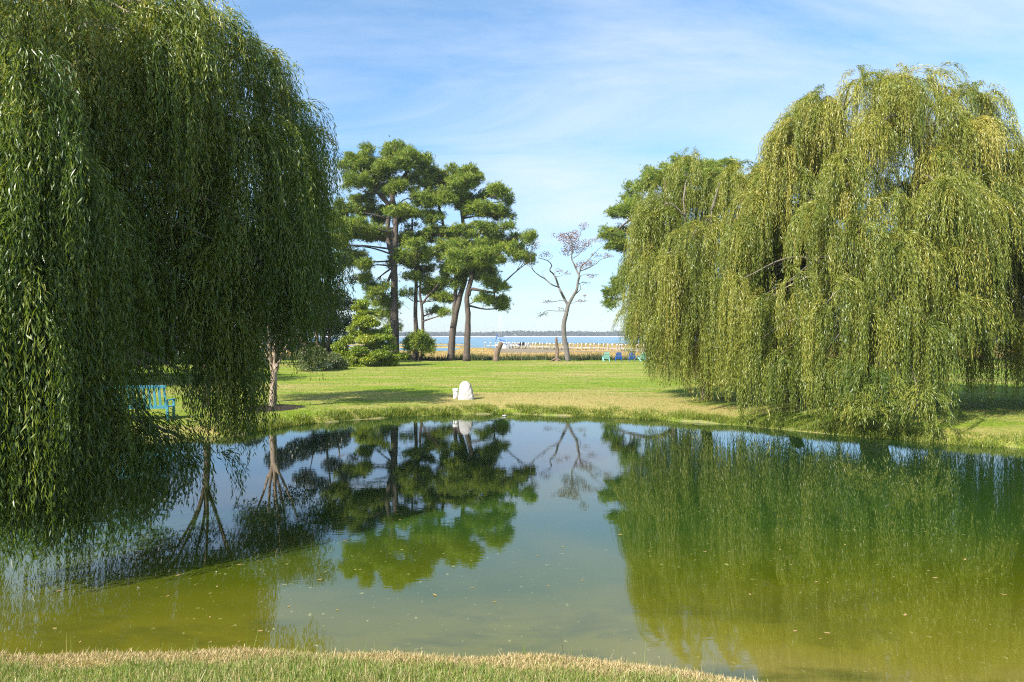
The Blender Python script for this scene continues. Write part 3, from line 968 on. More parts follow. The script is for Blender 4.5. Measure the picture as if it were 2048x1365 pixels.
def leaf_clumps(cl, dens, L, W, droop=0.0, horiz=0.0):
    Vs, Ts = [], []
    for c, rad in cl:
        n = max(8, int(dens * rad[0] * rad[1] * (rad[2] + .15)))
        u = norm(R.normal(size=(n, 3))) * (R.random((n, 1)) ** .42)
        P = np.array(c) + u * np.array(rad)
        D = norm(u * .6 + R.normal(0, .6, (n, 3)) + np.array([0, 0, -droop]))
        D[:, 2] *= (1 - horiz)
        Vs.append(leaf_quads(P, D, L * R.uniform(.6, 1.3, n), W * R.uniform(.8, 1.2, n)))
        Ts.append(np.clip(R.normal(.45, .2, n) + R.normal(0, .1), 0, 1))
    return np.concatenate(Vs), np.concatenate(Ts)


def grow(name, label, cat, base, stems, rads, cl, bark, leafm, dens, L, W, droop=0, group=None, twigs=True, horiz=0, tshift=0):
    zb = float(zg(np.array([base[0]]), np.array([base[1]]))[0])
    root = thing(name, label, cat, (base[0], base[1], zb), 0, group)
    tr = MB()
    for s, r in zip(stems, rads):
        s = np.array(s)
        tr.tube(s, np.linspace(r[0], r[1], len(s)), 8, .04)
    if twigs:
        allp = np.concatenate([np.array(s)[len(s) // 3:] for s in stems])
        for c, rad in cl:
            j = int(np.argmin(np.linalg.norm(allp - c, axis=1) + np.maximum(0, allp[:, 2] - c[2])))
            e = np.array(c)
            tr.tube(smooth_path([allp[j], (allp[j] + e) / 2 + R.normal(0, .12, 3), e], 3), np.linspace(rads[-1][1] * .8 + .012, .01, 7), 5)
            for _ in range(3):
                en = e + R.normal(0, .6, 3) * np.array(rad)
                tr.tube([e, (e + en) / 2 + R.normal(0, .05, 3), en], [.012, .009, .006], 4)
    tr.build('trunk', M[bark], root, True, True)
    V, T = leaf_clumps(cl, dens, L, W, droop, horiz)
    quads_obj('crown' if cat == 'tree' else 'foliage', V, M[leafm], root, T + tshift)
    return root


# crape myrtle in its mulch ring
bm = at(545, 814, 26.8)
gm = float(zg(np.array([bm[0]]), np.array([bm[1]]))[0])
st = [smooth_path([(bm[0], bm[1], gm - .1), at(546, 795, 26.8), at(547, 765, 26.8), at(548, 742, 26.8)], 4)]
for px1, py1, px2, py2, dy in ((540, 705, 528, 610, -.3), (548, 700, 546, 600, .3), (556, 705, 572, 600, .5), (563, 715, 600, 615, .1), (551, 690, 560, 590, -.6), (536, 715, 505, 630, .3)):
    st.append(smooth_path([st[0][-1] - np.array([0, 0, .35]), at(.5 * (548 + px1), 730, 26.8), at(px1, py1, 26.8 + dy * .4), at((px1 + px2) / 2 + 3, (py1 + py2) / 2, 26.8 + dy * .8), at(px2, py2, 26.8 + dy)], 4))
rr = np.random.default_rng(77)
clm = []
for _ in range(46):
    d_ = norm(rr.normal(size=3)) * rr.random() ** .4
    clm.append((np.array([bm[0] + .5, bm[1] + .3, 4.9]) + d_ * np.array([2.2, 2.2, 1.7]), (.7, .7, .5)))
grow('crape_myrtle', 'multi stemmed tree with smooth pale trunk in a mulch ring behind the willow curtain', 'tree', bm, st, [(.155, .12)] + [(.075, .03)] * 6, clm, 'bark_myrtle', 'myrtle', 1500, .1, .05)
mb = MB()
vv, ff = [], []
for i, (r_, h_) in enumerate(((1.2, -.03), (1.05, .012), (.75, .04), (.4, .06), (.05, .07))):
    for j in range(40):
        t_ = 2 * np.pi * j / 40
        k_ = r_ * (1 + .10 * math.sin(3 * t_ + 1) + .05 * math.sin(7 * t_))
        x_, y_ = bm[0] + k_ * math.cos(t_), bm[1] + k_ * math.sin(t_)
        vv.append((x_, y_, float(zg(np.array([x_]), np.array([y_]))[0]) + h_ + .012 * math.sin(11 * t_ + 5 * i)))
for i in range(4):
    for j in range(40):
        j2 = (j + 1) % 40
        ff.append((i * 40 + j, i * 40 + j2, (i + 1) * 40 + j2, (i + 1) * 40 + j))
ff.append(tuple(160 + j for j in range(40)))
mb.add(vv, ff)
mo = mb.build('mulch_bed', M['mulch'], None, True)
tag(mo, 'dark round mulch bed at the foot of the pale trunk', 'mulch bed', kind='structure')

# second shade tree, left of the crape myrtle
b2 = np.array([-12.2, 27.2])
g2 = float(zg(np.array([b2[0]]), np.array([b2[1]]))[0])
rr = np.random.default_rng(78)
cl2 = []
for _ in range(52):
    d_ = norm(rr.normal(size=3)) * rr.random() ** .4
    cl2.append((np.array([b2[0] - .6, b2[1], 6.3]) + d_ * np.array([2.9, 2.6, 2.5]), (.75, .75, .55)))
st2 = [smooth_path([(b2[0], b2[1], g2 - .1), (b2[0] + .05, b2[1], 1.6), (b2[0], b2[1], 2.9)], 4)]
for k_ in range(6):
    a_ = k_ * 1.05
    st2.append(smooth_path([st2[0][-1] - np.array([0, 0, .2]), (b2[0] + .5 * math.cos(a_), b2[1] + .5 * math.sin(a_), 4.1), (b2[0] - .3 + 1.6 * math.cos(a_), b2[1] + 1.5 * math.sin(a_), 6.4)], 4))
grow('shade_tree', 'dark leafy tree behind the huge willow, left of the pale trunk in the mulch ring', 'tree', b2, st2, [(.16, .12)] + [(.08, .03)] * 6, cl2, 'bark_dead', 'dark_leaf', 1300, .11, .055)

# dark purple-leaved tree behind
dk = at(640, 735, 66)
cld = []
rr = np.random.default_rng(4)
for px, py, r in ((610, 520, 1.1), (640, 505, .9), (665, 540, 1.0), (690, 520, .7), (600, 580, 1.3), (640, 590, 1.3), (675, 600, 1.2), (700, 610, .8), (620, 640, 1.4), (655, 650, 1.3), (685, 655, 1.0), (600, 690, 1.2), (640, 700, 1.2), (668, 690, 1.0),
                  (560, 560, 1.3), (540, 620, 1.4), (560, 680, 1.4), (500, 600, 1.3), (510, 660, 1.4), (620, 490, .6), (650, 480, .5), (705, 560, .5), (700, 640, .7)):
    cld.append((at(px, py, 66 + rr.normal(0, 1.4)), (r * 1.1, r * 1.1, r * .82)))
std = [px_path([(640, 735), (636, 700), (630, 640), (625, 560)], 66), px_path([(640, 735), (655, 690), (670, 620), (680, 560)], 66), px_path([(640, 735), (610, 690), (570, 640), (540, 590)], 66), px_path([(640, 730), (650, 650), (655, 560), (662, 500)], 66.6)]
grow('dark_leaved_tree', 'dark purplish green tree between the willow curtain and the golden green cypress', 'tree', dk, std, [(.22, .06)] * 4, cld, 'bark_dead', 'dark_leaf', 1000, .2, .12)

# golden cypress
def c8(x, y):
    return 640 + x / 7.58, 560 + y / 7.58


cyp = []
rr = np.random.default_rng(9)
for x, y, rx, ry in ((640, 350, 110, 45), (600, 420, 120, 42), (690, 480, 130, 42), (840, 510, 50, 32), (600, 560, 100, 42), (710, 585, 120, 42), (590, 640, 90, 40), (790, 655, 120, 48), (680, 720, 90, 42), (520, 690, 60, 50), (450, 740, 50, 40),
                     (560, 800, 120, 50), (800, 800, 150, 52), (1000, 770, 90, 45), (950, 860, 150, 52), (700, 900, 150, 60), (450, 900, 140, 60), (300, 1000, 120, 60), (350, 1100, 150, 60), (1070, 890, 70, 42), (850, 980, 160, 60), (1050, 1000, 120, 60),
                     (600, 1060, 130, 60), (900, 1120, 170, 60), (1150, 1150, 110, 60), (1270, 1150, 60, 50), (750, 1190, 150, 60), (520, 1180, 140, 60), (300, 1210, 120, 70), (1000, 1235, 150, 50), (820, 1275, 110, 40), (460, 1275, 140, 50), (640, 1290, 120, 40), (1120, 1260, 80, 40)):
    px, py = c8(x, y)
    s = 61 / F / 7.58
    cen = abs(x - 720) / 560
    cyp.append((at(px, py, 61 - 1.4 * max(0, 1 - cen) * rr.uniform(-.2, 1)), (rx * s, rx * s * .9, ry * s)))
sc = px_path([c8(720, 1330), c8(730, 1000), c8(690, 700), c8(650, 380)], 61.5)
grow('cypress_shrub', 'bright golden green cypress with drooping layered sprays', 'shrub', at(735, 735, 61), [sc], [(.16, .04)], cyp, 'bark_dead', 'cypress', 5200, .24, .07, droop=.55)
s0 = 50 / F


def shrub(label, px, py, Y, wid, hgt, leafm, dens, L, W, name='shrub', droop=0, k=9, seed=1, tsh=0):
    rr = np.random.default_rng(seed)
    b = at(px, py, Y)
    z = float(zg(np.array([b[0]]), np.array([b[1]]))[0])
    cl = []
    for i in range(k):
        a = rr.random() * 6.28
        q = rr.random() ** .6
        h = rr.uniform(.15, .85) * hgt * (1 - .35 * q)
        cl.append((np.array([b[0] + q * wid * .42 * math.cos(a), b[1] + q * wid * .38 * math.sin(a), z + h]), (wid * .22, wid * .22, hgt * .2)))
    stem = [smooth_path([(b[0], b[1], z - .05), (b[0] + wid * .08 * math.cos(j * 2), b[1] + wid * .08 * math.sin(j * 2), z + hgt * .35), (b[0] + wid * .22 * math.cos(j * 2), b[1] + wid * .22 * math.sin(j * 2), z + hgt * .7)], 3) for j in range(4)]
    return grow(name, label, 'shrub', b, stem, [(.04, .012)] * 4, cl, 'bark_dead', leafm, dens, L, W, droop, tshift=tsh)


shrub('shrub dotted with faded pinkish white blossom, left of the golden green cypress', 622, 742, 53, 2.9, 2.4, 'shrub', 3000, .16, .08, 'flowering_shrub', 0, 14, 3, .05)
shrub('low silvery shrub beside the blossom shrub on the lawn edge', 648, 743, 52.5, 1.3, .7, 'silver', 6000, .16, .05, 'low_shrub', 0, 7, 4)
shrub('olive shrub wedged between blossom shrub and cypress', 668, 738, 56, 2.4, 1.9, 'shrub', 3000, .15, .07, 'shrub', 0, 11, 5)
shrub('pale ornamental bush half hidden by the dark willow strands', 478, 752, 47, 3.6, 2.1, 'silver', 2600, .22, .05, 'ornamental_bush', 0, 12, 6)
for i, (px, Y, w, h, lb) in enumerate(((60, 66, 9, 6.5, 'broad dark background bush at the far left behind the willow'), (190, 64, 8, 4.2, 'rounded dark background bush behind the turquoise bench'),
                                       (330, 67, 9, 7.0, 'tall dark background bush right of the turquoise bench'), (430, 65, 6, 4.6, 'dark background bush behind the pale ornamental bush'))):
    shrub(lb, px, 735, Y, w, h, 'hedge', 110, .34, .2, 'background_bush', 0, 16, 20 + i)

for px, Y, w, h, lb, sd in ((50, 41, 9.5, 10.5, 'dark broad tree at the far left, glimpsed through the huge dark willow', 31), (215, 39, 8, 9.5, 'dark broad tree behind the turquoise bench, glimpsed through the huge willow', 32)):
    t_ = shrub(lb, px, 760, Y, w, h, 'hedge', 90, .3, .17, 'background_tree', 0, 30, sd)
    t_['category'] = 'tree'

# bare grey tree
def c7(x, y):
    return 1040 + x / 4.55, 440 + y / 4.55


YB = 72.5
limbs7 = [([(437, 1288), (430, 1230), (420, 1160), (403, 1080), (398, 1000), (402, 930), (415, 880), (428, 820), (440, 768)], .30, .2),
          ([(437, 780), (400, 710), (370, 650), (350, 605), (325, 530), (300, 490), (270, 458), (288, 415), (250, 372), (165, 345)], .15, .03),
          ([(352, 612), (290, 590), (230, 540), (180, 510), (130, 470), (105, 420), (95, 330), (110, 260)], .085, .02),
          ([(440, 775), (480, 700), (515, 640), (528, 560), (540, 510), (520, 470), (490, 400), (470, 350), (477, 250), (460, 180), (440, 130)], .17, .03),
          ([(535, 515), (560, 425), (620, 370), (690, 290), (760, 230)], .08, .015), ([(550, 465), (620, 440), (690, 400), (740, 360), (830, 330)], .07, .015),
          ([(490, 690), (550, 630), (540, 575)], .06, .03), ([(430, 748), (380, 735), (300, 745), (215, 740)], .05, .012), ([(422, 830), (330, 830), (240, 830), (190, 870), (150, 892)], .05, .012),
          ([(465, 762), (540, 740), (640, 742)], .025, .01), ([(540, 520), (600, 495), (690, 515)], .03, .01), ([(535, 580), (590, 570), (630, 580)], .03, .01), ([(480, 350), (540, 310), (600, 230)], .05, .015),
          ([(480, 300), (420, 330), (370, 250)], .04, .012), ([(470, 220), (540, 140), (580, 60)], .03, .01), ([(320, 520), (370, 510), (430, 470)], .03, .01), ([(130, 470), (60, 400), (40, 395)], .02, .008),
          ([(230, 540), (200, 480), (240, 450)], .02, .008), ([(250, 372), (300, 330), (250, 300)], .02, .008)]
cl7 = []
rr = np.random.default_rng(12)
for x, y, rx, ry in ((440, 170, 100, 55), (500, 130, 60, 40), (380, 150, 60, 30), (500, 250, 110, 55), (420, 290, 60, 40), (600, 215, 60, 45), (570, 410, 80, 38), (640, 390, 60, 30), (650, 510, 60, 22), (600, 575, 40, 18), (140, 230, 48, 48), (230, 315, 60, 28),
                     (580, 55, 50, 38), (790, 330, 60, 22), (350, 465, 45, 25), (690, 180, 50, 22), (240, 745, 50, 15), (210, 860, 50, 22), (370, 810, 40, 12), (300, 130, 25, 30), (690, 320, 50, 22), (580, 690, 30, 12), (110, 270, 40, 40), (560, 740, 60, 10), (60, 400, 30, 10), (430, 490, 40, 20)):
    px, py = c7(x, y)
    s = YB / F / 4.55
    cl7.append((at(px, py, YB + rr.normal(0, .7)), (rx * s, rx * s * .9, ry * s)))
dyy = rr.normal(0, .5, 12)
st7 = []
for n_, (pts, r0, r1) in enumerate(limbs7):
    dd = [0 if (i == 0 or n_ == 0) else dyy[(n_ + i) % 12] * min(1, i / 3) for i in range(len(pts))]
    st7.append(px_path([c7(*p) for p in pts], YB, 4, dd))
st7[0][0, 2] -= .2
grow('bare_tree', 'slender grey barked tree, nearly bare, with a few withered brown leaves', 'tree', st7[0][0], st7, [(a, b) for _, a, b in limbs7], cl7, 'bark_grey', 'bare_leaf', 480, .15, .08)


# ------------------------------------------------------------------ stump and snag
def gz(x, y):
    return float(zg(np.array([float(x)]), np.array([float(y)]))[0])


b = at(992, 724, 72.3)
root = thing('tree_stump', 'thick brown cut off trunk leaning to the right at the lawn edge', 'stump', (b[0], b[1], gz(b[0], b[1])))
tp = at(1003, 686, 72.1)
mb = MB()
pth = smooth_path([(b[0], b[1], root.location.z - .15), at(993, 712, 72.3), at(997, 698, 72.2), tp], 4)
mb.tube(pth, np.linspace(.36, .245, len(pth)), 11, .05)
mb.build('trunk', M['bark_dead'], root, True, True)
mb = MB()
dirv = norm(pth[-1] - pth[-2])
mb.tube([tp + dirv * .002, tp + dirv * .03], [.232, .225], 11)
mb.build('cut_face', M['cut_wood'], root, False, True)
b = at(1113, 724, 72.3)
root = thing('dead_snag', 'upright slim dead trunk with a flared root, left of the grey tree', 'dead tree', (b[0], b[1], gz(b[0], b[1])))
mb = MB()
pth = smooth_path([(b[0], b[1], root.location.z - .1), at(1114, 715, 72.3), at(1114.5, 700, 72.3), at(1113, 688, 72.3), at(1112.5, 675, 72.3)], 4)
r = np.concatenate([[.42, .34, .26], np.linspace(.2, .12, len(pth) - 3)])
mb.tube(pth, r, 10, .12)
mb.build('trunk', M['bark_dead'], root, True, True)
for dx, dz in ((-.75, .02), (.6, .05), (.2, .02)):
    mb = MB()
    c = np.array([b[0], b[1], root.location.z])
    mb.tube(smooth_path([c + (0, -.05, .3), c + (dx * .5, -.2, .14), c + (dx, -.3, dz)], 3), np.linspace(.14, .04, 7), 6, .1)
    mb.build('root', M['bark_dead'], root, True, True)
mb = MB()
for e in ((1122, 700), (1124, 706), (1120, 697)):
    mb.tube([at(1115, 712, 72.3), at((1115 + e[0]) / 2, 706, 72.1), at(*e, 72.2)], [.025, .015, .008], 4)
mb.build('twigs', M['bark_dead'], root, False, True)

# ------------------------------------------------------------------ boulder, post, stone
b = at(932, 797.5, 30.4)
z = gz(b[0], b[1])
import bmesh
mb = MB()
rr = np.random.default_rng(3)
T_ = [(-.06, .345, 0), (.06, .35, 0), (.16, .335, 0), (.28, .32, -.005), (.40, .30, -.01), (.52, .275, -.02), (.62, .245, -.03), (.70, .205, -.04), (.765, .15, -.045), (.80, .075, -.05), (.81, .01, -.05)]
vv, ff = [], []
ns = 18
ph = rr.normal(0, 1, (len(T_), ns))
for i, (hz_, w_, sh_) in enumerate(T_):
    for j in range(ns):
        a_ = 2 * np.pi * j / ns
        cx_, sy_ = math.cos(a_), math.sin(a_)
        k = 1 + .035 * ph[i, j] * (1.6 if cx_ > .3 else .6)
        vv.append((math.copysign(abs(cx_) ** .8, cx_) * w_ * k + sh_, math.copysign(abs(sy_) ** .55, sy_) * (.62 * w_ + .02) * k, hz_ + .012 * ph[i, (j + 5) % ns] * (0 < i < 9)))
for i in range(len(T_) - 1):
    for j in range(ns):
        j2 = (j + 1) % ns
        ff.append((i * ns + j, i * ns + j2, (i + 1) * ns + j2, (i + 1) * ns + j))
ff.append(tuple((len(T_) - 1) * ns + j for j in range(ns)))
me = bpy.data.meshes.new('boulder')
me.from_pydata(vv, [], ff)
me.update()
o = link('boulder', me, M['rock'])
o.location = (b[0], b[1], z)
tag(o, 'upright white rounded boulder standing on the lawn near the pond edge', 'boulder')
b = at(911, 797, 30.5)
root = thing('white_post', 'short white capped pipe post beside the white boulder', 'post', (b[0], b[1], gz(b[0], b[1])))
MB().lathe([(.10, -.05), (.10, .36)], (0, 0, 0), 16).build('pipe', M['white'], root, True)
MB().lathe([(.125, .345), (.125, .45), (.115, .465), (.02, .47)], (0, 0, 0), 16).build('cap', M['white'], root, False)
MB().box((-.045, -.096, .22), (.02, .012, .22)).build('slot', M['slot'], root)
b = at(1009, 830.5, 27.2)
bm_ = bmesh.new()
bmesh.ops.create_icosphere(bm_, subdivisions=3, radius=1)
for v in bm_.verts:
    n2 = float(wob(np.array(v.co.x * 3), np.array(v.co.y * 3 + v.co.z * 2)))
    v.co = (v.co.x * .085 * (1 + .2 * n2), v.co.y * .06 * (1 + .2 * n2), v.co.z * .04 + .01)
me = bpy.data.meshes.new('pond_stone')
bm_.to_mesh(me)
bm_.free()
o = link('pond_stone', me, M['rock'])
o.location = (b[0], b[1], .015)
tag(o, 'small pale stone breaking the water at the far pond edge', 'stone')


# ------------------------------------------------------------------ chairs
def adirondack(name, label, mat, loc, rz, group=None, s=1.0):
    root = thing(name, label, 'chair', loc, rz, group)
    mb = MB()
    for i in range(5):
        yy = .34 - i * .115
        mb.box((0, yy * s, (.375 - i * .03) * s), (.54 * s, .10 * s, .022 * s), rx=.25)
    mb.build('seat', mat, root)
    mb = MB()
    tilt = .42
    n = 6
    for i in range(n):
        t = (i - (n - 1) / 2) / ((n - 1) / 2)
        L = .80 - .10 * t * t
        ang = t * .085
        cx = t * .215 + math.sin(ang) * L / 2
        up = math.cos(tilt) * L / 2
        mb.box((cx * s, (-.20 - math.sin(tilt) * L / 2) * s, (.26 + up) * s), (.078 * s, .02 * s, L * s), rx=tilt, ry=ang, taper=1.18)
    mb.box((0, -.292 * s, .44 * s), (.56 * s, .028 * s, .07 * s), rx=tilt)
    mb.box((0, -.435 * s, .76 * s), (.56 * s, .024 * s, .06 * s), rx=tilt)
    mb.build('backrest', mat, root)
    for sx in (-1, 1):
        a = MB()
        a.box((sx * .355 * s, .05 * s, .555 * s), (.13 * s, .76 * s, .022 * s))
        a.build('armrest', mat, root)
        a = MB()
        a.box((sx * .315 * s, .36 * s, .27 * s), (.03 * s, .11 * s, .54 * s))
        a.build('front_leg', mat, root)
        a = MB()
        a.box((sx * .285 * s, -.08 * s, .20 * s), (.028 * s, 1.0 * s, .12 * s), rx=.32)
        a.box((sx * .315 * s, -.26 * s, .27 * s), (.026 * s, .08 * s, .54 * s))
        a.build('rear_leg', mat, root)
    return root


def on(px, py, Y):
    q = at(px, py, Y)
    return (q[0], q[1], gz(q[0], q[1]))


g = 'chairs lined up at the lawn edge'
adirondack('adirondack_chair', 'aqua wooden chair, the one left of both blue chairs', M['aqua'], on(1212, 724, 72), .05, g)
adirondack('adirondack_chair', 'blue wooden chair next to the left aqua chair', M['blue'], on(1237, 724, 72), -.12, g)
adirondack('adirondack_chair', 'blue wooden chair next to the right aqua chair', M['blue'], on(1264, 724, 72), -.15, g)
adirondack('adirondack_chair', 'aqua wooden chair, the one right of both blue chairs', M['aqua'], on(1284, 724, 72), .16, g)
adirondack('adirondack_chair', 'navy wooden chair in the shade under the pale willow', M['navy'], on(1577, 800, 29.0), .4, None, 1.1)
adirondack('adirondack_chair', 'greyish blue chair far back, glimpsed through willow strands above the navy chair', M['turquoise'], on(1584, 724, 72), .1)
adirondack('adirondack_chair', 'bright blue chair far back, glimpsed through the strands of the tallest willow', M['blue'], on(1812, 725, 71), -.1)

# turquoise bench, seen from behind
bx, by = at(276, 838, 23.2)[:2]
root = thing('garden_bench', 'turquoise slatted bench seen through the dark willow', 'bench', (bx, by, gz(bx, by)), .10)
W_ = 2.1
mb = MB()
for i in range(13):
    x = -W_ / 2 + .06 + i * (W_ - .12) / 12
    mb.box((x, -.30, .78), (.075, .022, .74), rx=.22)
mb.box((0, -.215, .43), (W_, .035, .09), rx=.22)
mb.box((0, -.385, 1.13), (W_, .035, .10), rx=.22)
mb.build('backrest', M['turquoise'], root)
mb = MB()
for i in range(5):
    mb.box((0, -.1 + i * .11, .42), (W_ - .04, .095, .025))
mb.build('seat', M['turquoise'], root)
for sx in (-1, 1):
    MB().box((sx * (W_ / 2 - .03), .12, .66), (.10, .60, .03)).build('armrest', M['turquoise'], root)
    MB().box((sx * (W_ / 2 - .03), .38, .32), (.07, .07, .64)).build('leg', M['turquoise'], root)
    MB().box((sx * (W_ / 2 - .03), -.18, .32), (.07, .08, .64), rx=.1).build('leg', M['turquoise'], root)

# ------------------------------------------------------------------ pier
A, B, C_ = np.array([-3.0, 229.0]), np.array([29.5, 184.0]), np.array([49.0, 128.0])
ZD = -.44
root = thing('pier', 'long weathered wooden pier with white capped piles crossing the marsh', 'pier', (B[0], B[1], -1.05))
mb, st_ = MB(), MB()
for P0, P1 in ((A, B), (B, C_)):
    d = P1 - P0
    Ln = np.linalg.norm(d)
    a = math.atan2(d[1], d[0])
    mid = (P0 + P1) / 2
    mb.box((mid[0], mid[1], ZD), (Ln + (.4 if P0 is A else .9), 1.5, .12), rz=a)
    nv = np.array([-math.sin(a), math.cos(a)])
    for sgn in (-1, 1):
        q = mid + nv * sgn * .55
        st_.box((q[0], q[1], ZD - .19), (Ln, .12, .22), rz=a)
cen = A + norm(A - B) * 3.4
ang = math.atan2((A - B)[1], (A - B)[0])
mb.box((cen[0], cen[1], ZD + .003), (6.6, 5.4, .12), rz=ang)
mb.build('deck', M['dock'], root, False, True)
st_.build('stringers', M['pile'], root, False, True)
piles = []
for P0, P1, sp in ((A, B, 3.6), (B, C_, 3.1)):
    d = P1 - P0
    Ln = np.linalg.norm(d)
    u = d / Ln
    nv = np.array([-u[1], u[0]])
    for k in range(int(Ln / sp) + 1):
        for sgn in (-1, 1):
            piles.append(P0 + u * (k * sp + .8 + R.normal(0, .08)) + nv * sgn * .86)
nv = np.array([-math.sin(ang), math.cos(ang)])
uu = np.array([math.cos(ang), math.sin(ang)])
for sgn in (-1, 1):
    for k in (-3.2, 0, 3.2):
        piles.append(cen + uu * k + nv * sgn * 2.82)
mp = MB().lathe([(.17, -.9), (.17, 0), (.16, 1.62)], (0, 0, 0), 8).build('pile', M['pile'], root)
mc = MB().lathe([(.2, 1.56), (.2, 1.68), (.08, 1.84), (.01, 1.86)], (0, 0, 0), 8).build('pile_cap', M['white'], mp)
for i, q in enumerate(piles):
    o = mp if i == 0 else mp.copy()
    if i:
        COL.objects.link(o)
        c = mc.copy()
        COL.objects.link(c)
        c.parent = o
    o.parent = root
    o.location = (q[0] - root.location.x, q[1] - root.location.y, R.normal(0, .03))
# chairs on the pier head
gw = 'white chairs on the pier head'
for i, (px, dY) in enumerate(((1024, 0), (1029, .6), (1034, -.3), (1053, 0), (1058, .5))):
    q = at(px, 690, 223 + dY if px < 1040 else 217 + dY)
    adirondack('pier_chair', 'small white chair out on the pier head', M['white'], (q[0], q[1], ZD + .065), .3 + .2 * (i % 3), gw, 1.15)
for i, (px, lb) in enumerate(((1040, 'dark blue chair on the pier, the one nearer the sailboat'), (1045, 'dark blue chair on the pier, the one farther from the sailboat'))):
    q = at(px, 690, 220)
    adirondack('pier_chair', lb, M['navy'], (q[0], q[1], ZD + .065), .5, None, 1.3)

# ------------------------------------------------------------------ sailboat
b = at(1003, 699, 228)
root = thing('sailboat', 'white sailboat with blue sail cover moored at the end of the pier', 'boat', (b[0], b[1], -1.32), 2.2)
secs = []
Lh = 7.4
for i in range(13):
    t = i / 12
    x = -Lh / 2 + t * Lh
    w = 1.2 * (1 - abs(2 * t - .85) ** 2.6 * .9) if t > .42 else 1.2 * (.78 + .22 * t / .42)
    w = max(w, .04)
    sh = .95 + .28 * (2 * t - 1) ** 2 + .1 * t
    secs.append([(x, -w, sh), (x, -w * .96, .45), (x, -w * .6, -.1), (x, 0, -.3), (x, w * .6, -.1), (x, w * .96, .45), (x, w, sh)])
mb = MB()
fcs = []
for i in range(12):
    for j in range(6):
        fcs.append((i * 7 + j, i * 7 + j + 1, (i + 1) * 7 + j + 1, (i + 1) * 7 + j))
fcs.append(tuple(range(7)))
for i in range(12):
    fcs.append((i * 7, (i + 1) * 7, (i + 1) * 7 + 6, i * 7 + 6))
mb.add([p for s in secs for p in s], fcs)
mb.build('hull', M['white_gel'], root, False)
MB().box((.5, 0, 1.28), (2.6, 1.35, .5), taper=.85).build('cabin', M['white_gel'], root)
MB().tube([(.9, 0, 1.1), (.9, 0, 6), (.9, 0, 11.6)], [.075, .065, .045], 8).build('mast', M['alu'], root, True)
MB().tube([(.85, 0, 2.35), (-2.6, 0, 2.35)], [.055, .05], 8).build('boom', M['alu'], root, True)
MB().tube(smooth_path([(.8, 0, 3.1), (.3, 0, 2.72), (-1, 0, 2.55), (-2.6, 0, 2.42)], 4), np.linspace(.3, .12, 13), 8, .08).build('sail_cover', M['sailcover'], root, True)
MB().tube([(3.6, 0, 1.5), (2.6, 0, 5.0)], [.12, .09], 7).build('furled_jib', M['sailcover'], root, True)
mb = MB()
mb.tube([(2.6, 0, 5.0), (.95, 0, 11.0)], [.03, .02], 4)
mb.tube([(-3.6, 0, 1.2), (.9, 0, 11.5)], [.015, .015], 4)
for sx in (-1, 1):
    mb.tube([(.8, sx * 1.1, 1.1), (.9, 0, 9)], [.015, .015], 4)
mb.build('rigging', M['alu'], root)

# ------------------------------------------------------------------ far shore
n = 52000
x = R.uniform(-1500, 1500, n)
dep = R.random(n)
y = 1552 + 90 * dep
top = 10.5 + 2.2 * wob(x * .012, 0 * x) + 1.6 * wob(x * .05, y * .02) + 1.2 * wob(x * .17, y * .05) - 3.0 * sstep(-60, -300, x)
z = -.5 + R.random(n) ** .8 * (top - .5)
P = np.stack([x, y, z], 1)
tag(quads_obj('far_wood', leaf_quads(P, R.normal(size=(n, 3)), R.uniform(2.2, 4.8, n), R.uniform(1.8, 3.6, n), .15), M['wood_far'], None,
              np.clip(.45 + .35 * wob(x * .035, y * .01) + R.normal(0, .18, n), 0, 1)), 'low hazy wooded shoreline across the bay', 'woods', kind='stuff')
n = 500
c = at(1000.5, 672, 1490)
P = c + R.normal(0, 1, (n, 3)) * np.array([3.4, 3, 1.6])
P[:, 2] = np.maximum(P[:, 2], -1.3)
isl = quads_obj('tree_clump', leaf_quads(P, R.normal(size=(n, 3)), 2.0, 1.6, .15), M['wood_far'], None, R.random(n) * .3)
tag(isl, 'small dark clump of trees low on the far shore above the stump', 'trees', kind='stuff')

# ------------------------------------------------------------------ floating leaves
mb = MB()
mb.add([(-.055, 0, .006), (-.02, -.022, .004), (.03, -.02, .003), (.06, .004, .008), (.025, .022, .004), (-.02, .02, .005), (0, 0, .002)], [(0, 1, 6), (1, 2, 6), (2, 3, 6), (3, 4, 6), (4, 5, 6), (5, 0, 6)])
lf = mb.build('floating_leaf', M['float_leaf'])
at_ = lf.data.attributes.new('tone', 'FLOAT', 'FACE')
at_.data.foreach_set('value', np.full(6, .6, dtype=np.float32))
spots = [(335, 1193), (870, 1191), (675, 1221), (578, 1214), (207, 1167), (240, 1148), (118, 1183), (355, 1152), (615, 1079), (434, 1174), (110, 1258), (1410, 1104), (1785, 1047), (1857, 1142), (1870, 1157), (1640, 1278), (1632, 1165), (1655, 1166), (1810, 1231),
         (2008, 1190), (1440, 1306), (1654, 1267), (1126, 1094), (1097, 1172), (945, 1176), (1164, 1162), (1075, 1112), (1730, 1344), (1590, 1263), (560, 1092), (690, 1083), (800, 1040), (420, 1235), (160, 1285), (420, 1285), (478, 1284), (520, 1263), (990, 1205), (1240, 1070), (1980, 1250),
         (300, 1120), (720, 1140), (640, 1160), (480, 1130), (1500, 1190), (1560, 1100), (1690, 1090), (1930, 1120)]
lab = 'small tan fallen leaf floating on the pond'
for i, (px, py) in enumerate(spots):
    o = lf if i == 0 else lf.copy()
    if i:
        COL.objects.link(o)
    Y = H * F / (py - HZ)
    o.location = ((px - 1024) / F * Y, Y, .003)
    o.rotation_euler = (0, 0, R.random() * 6.28)
    k = R.uniform(.3, .8)
    o.scale = (k, k, k)
    tag(o, lab, 'leaf', 'fallen leaves on the pond')

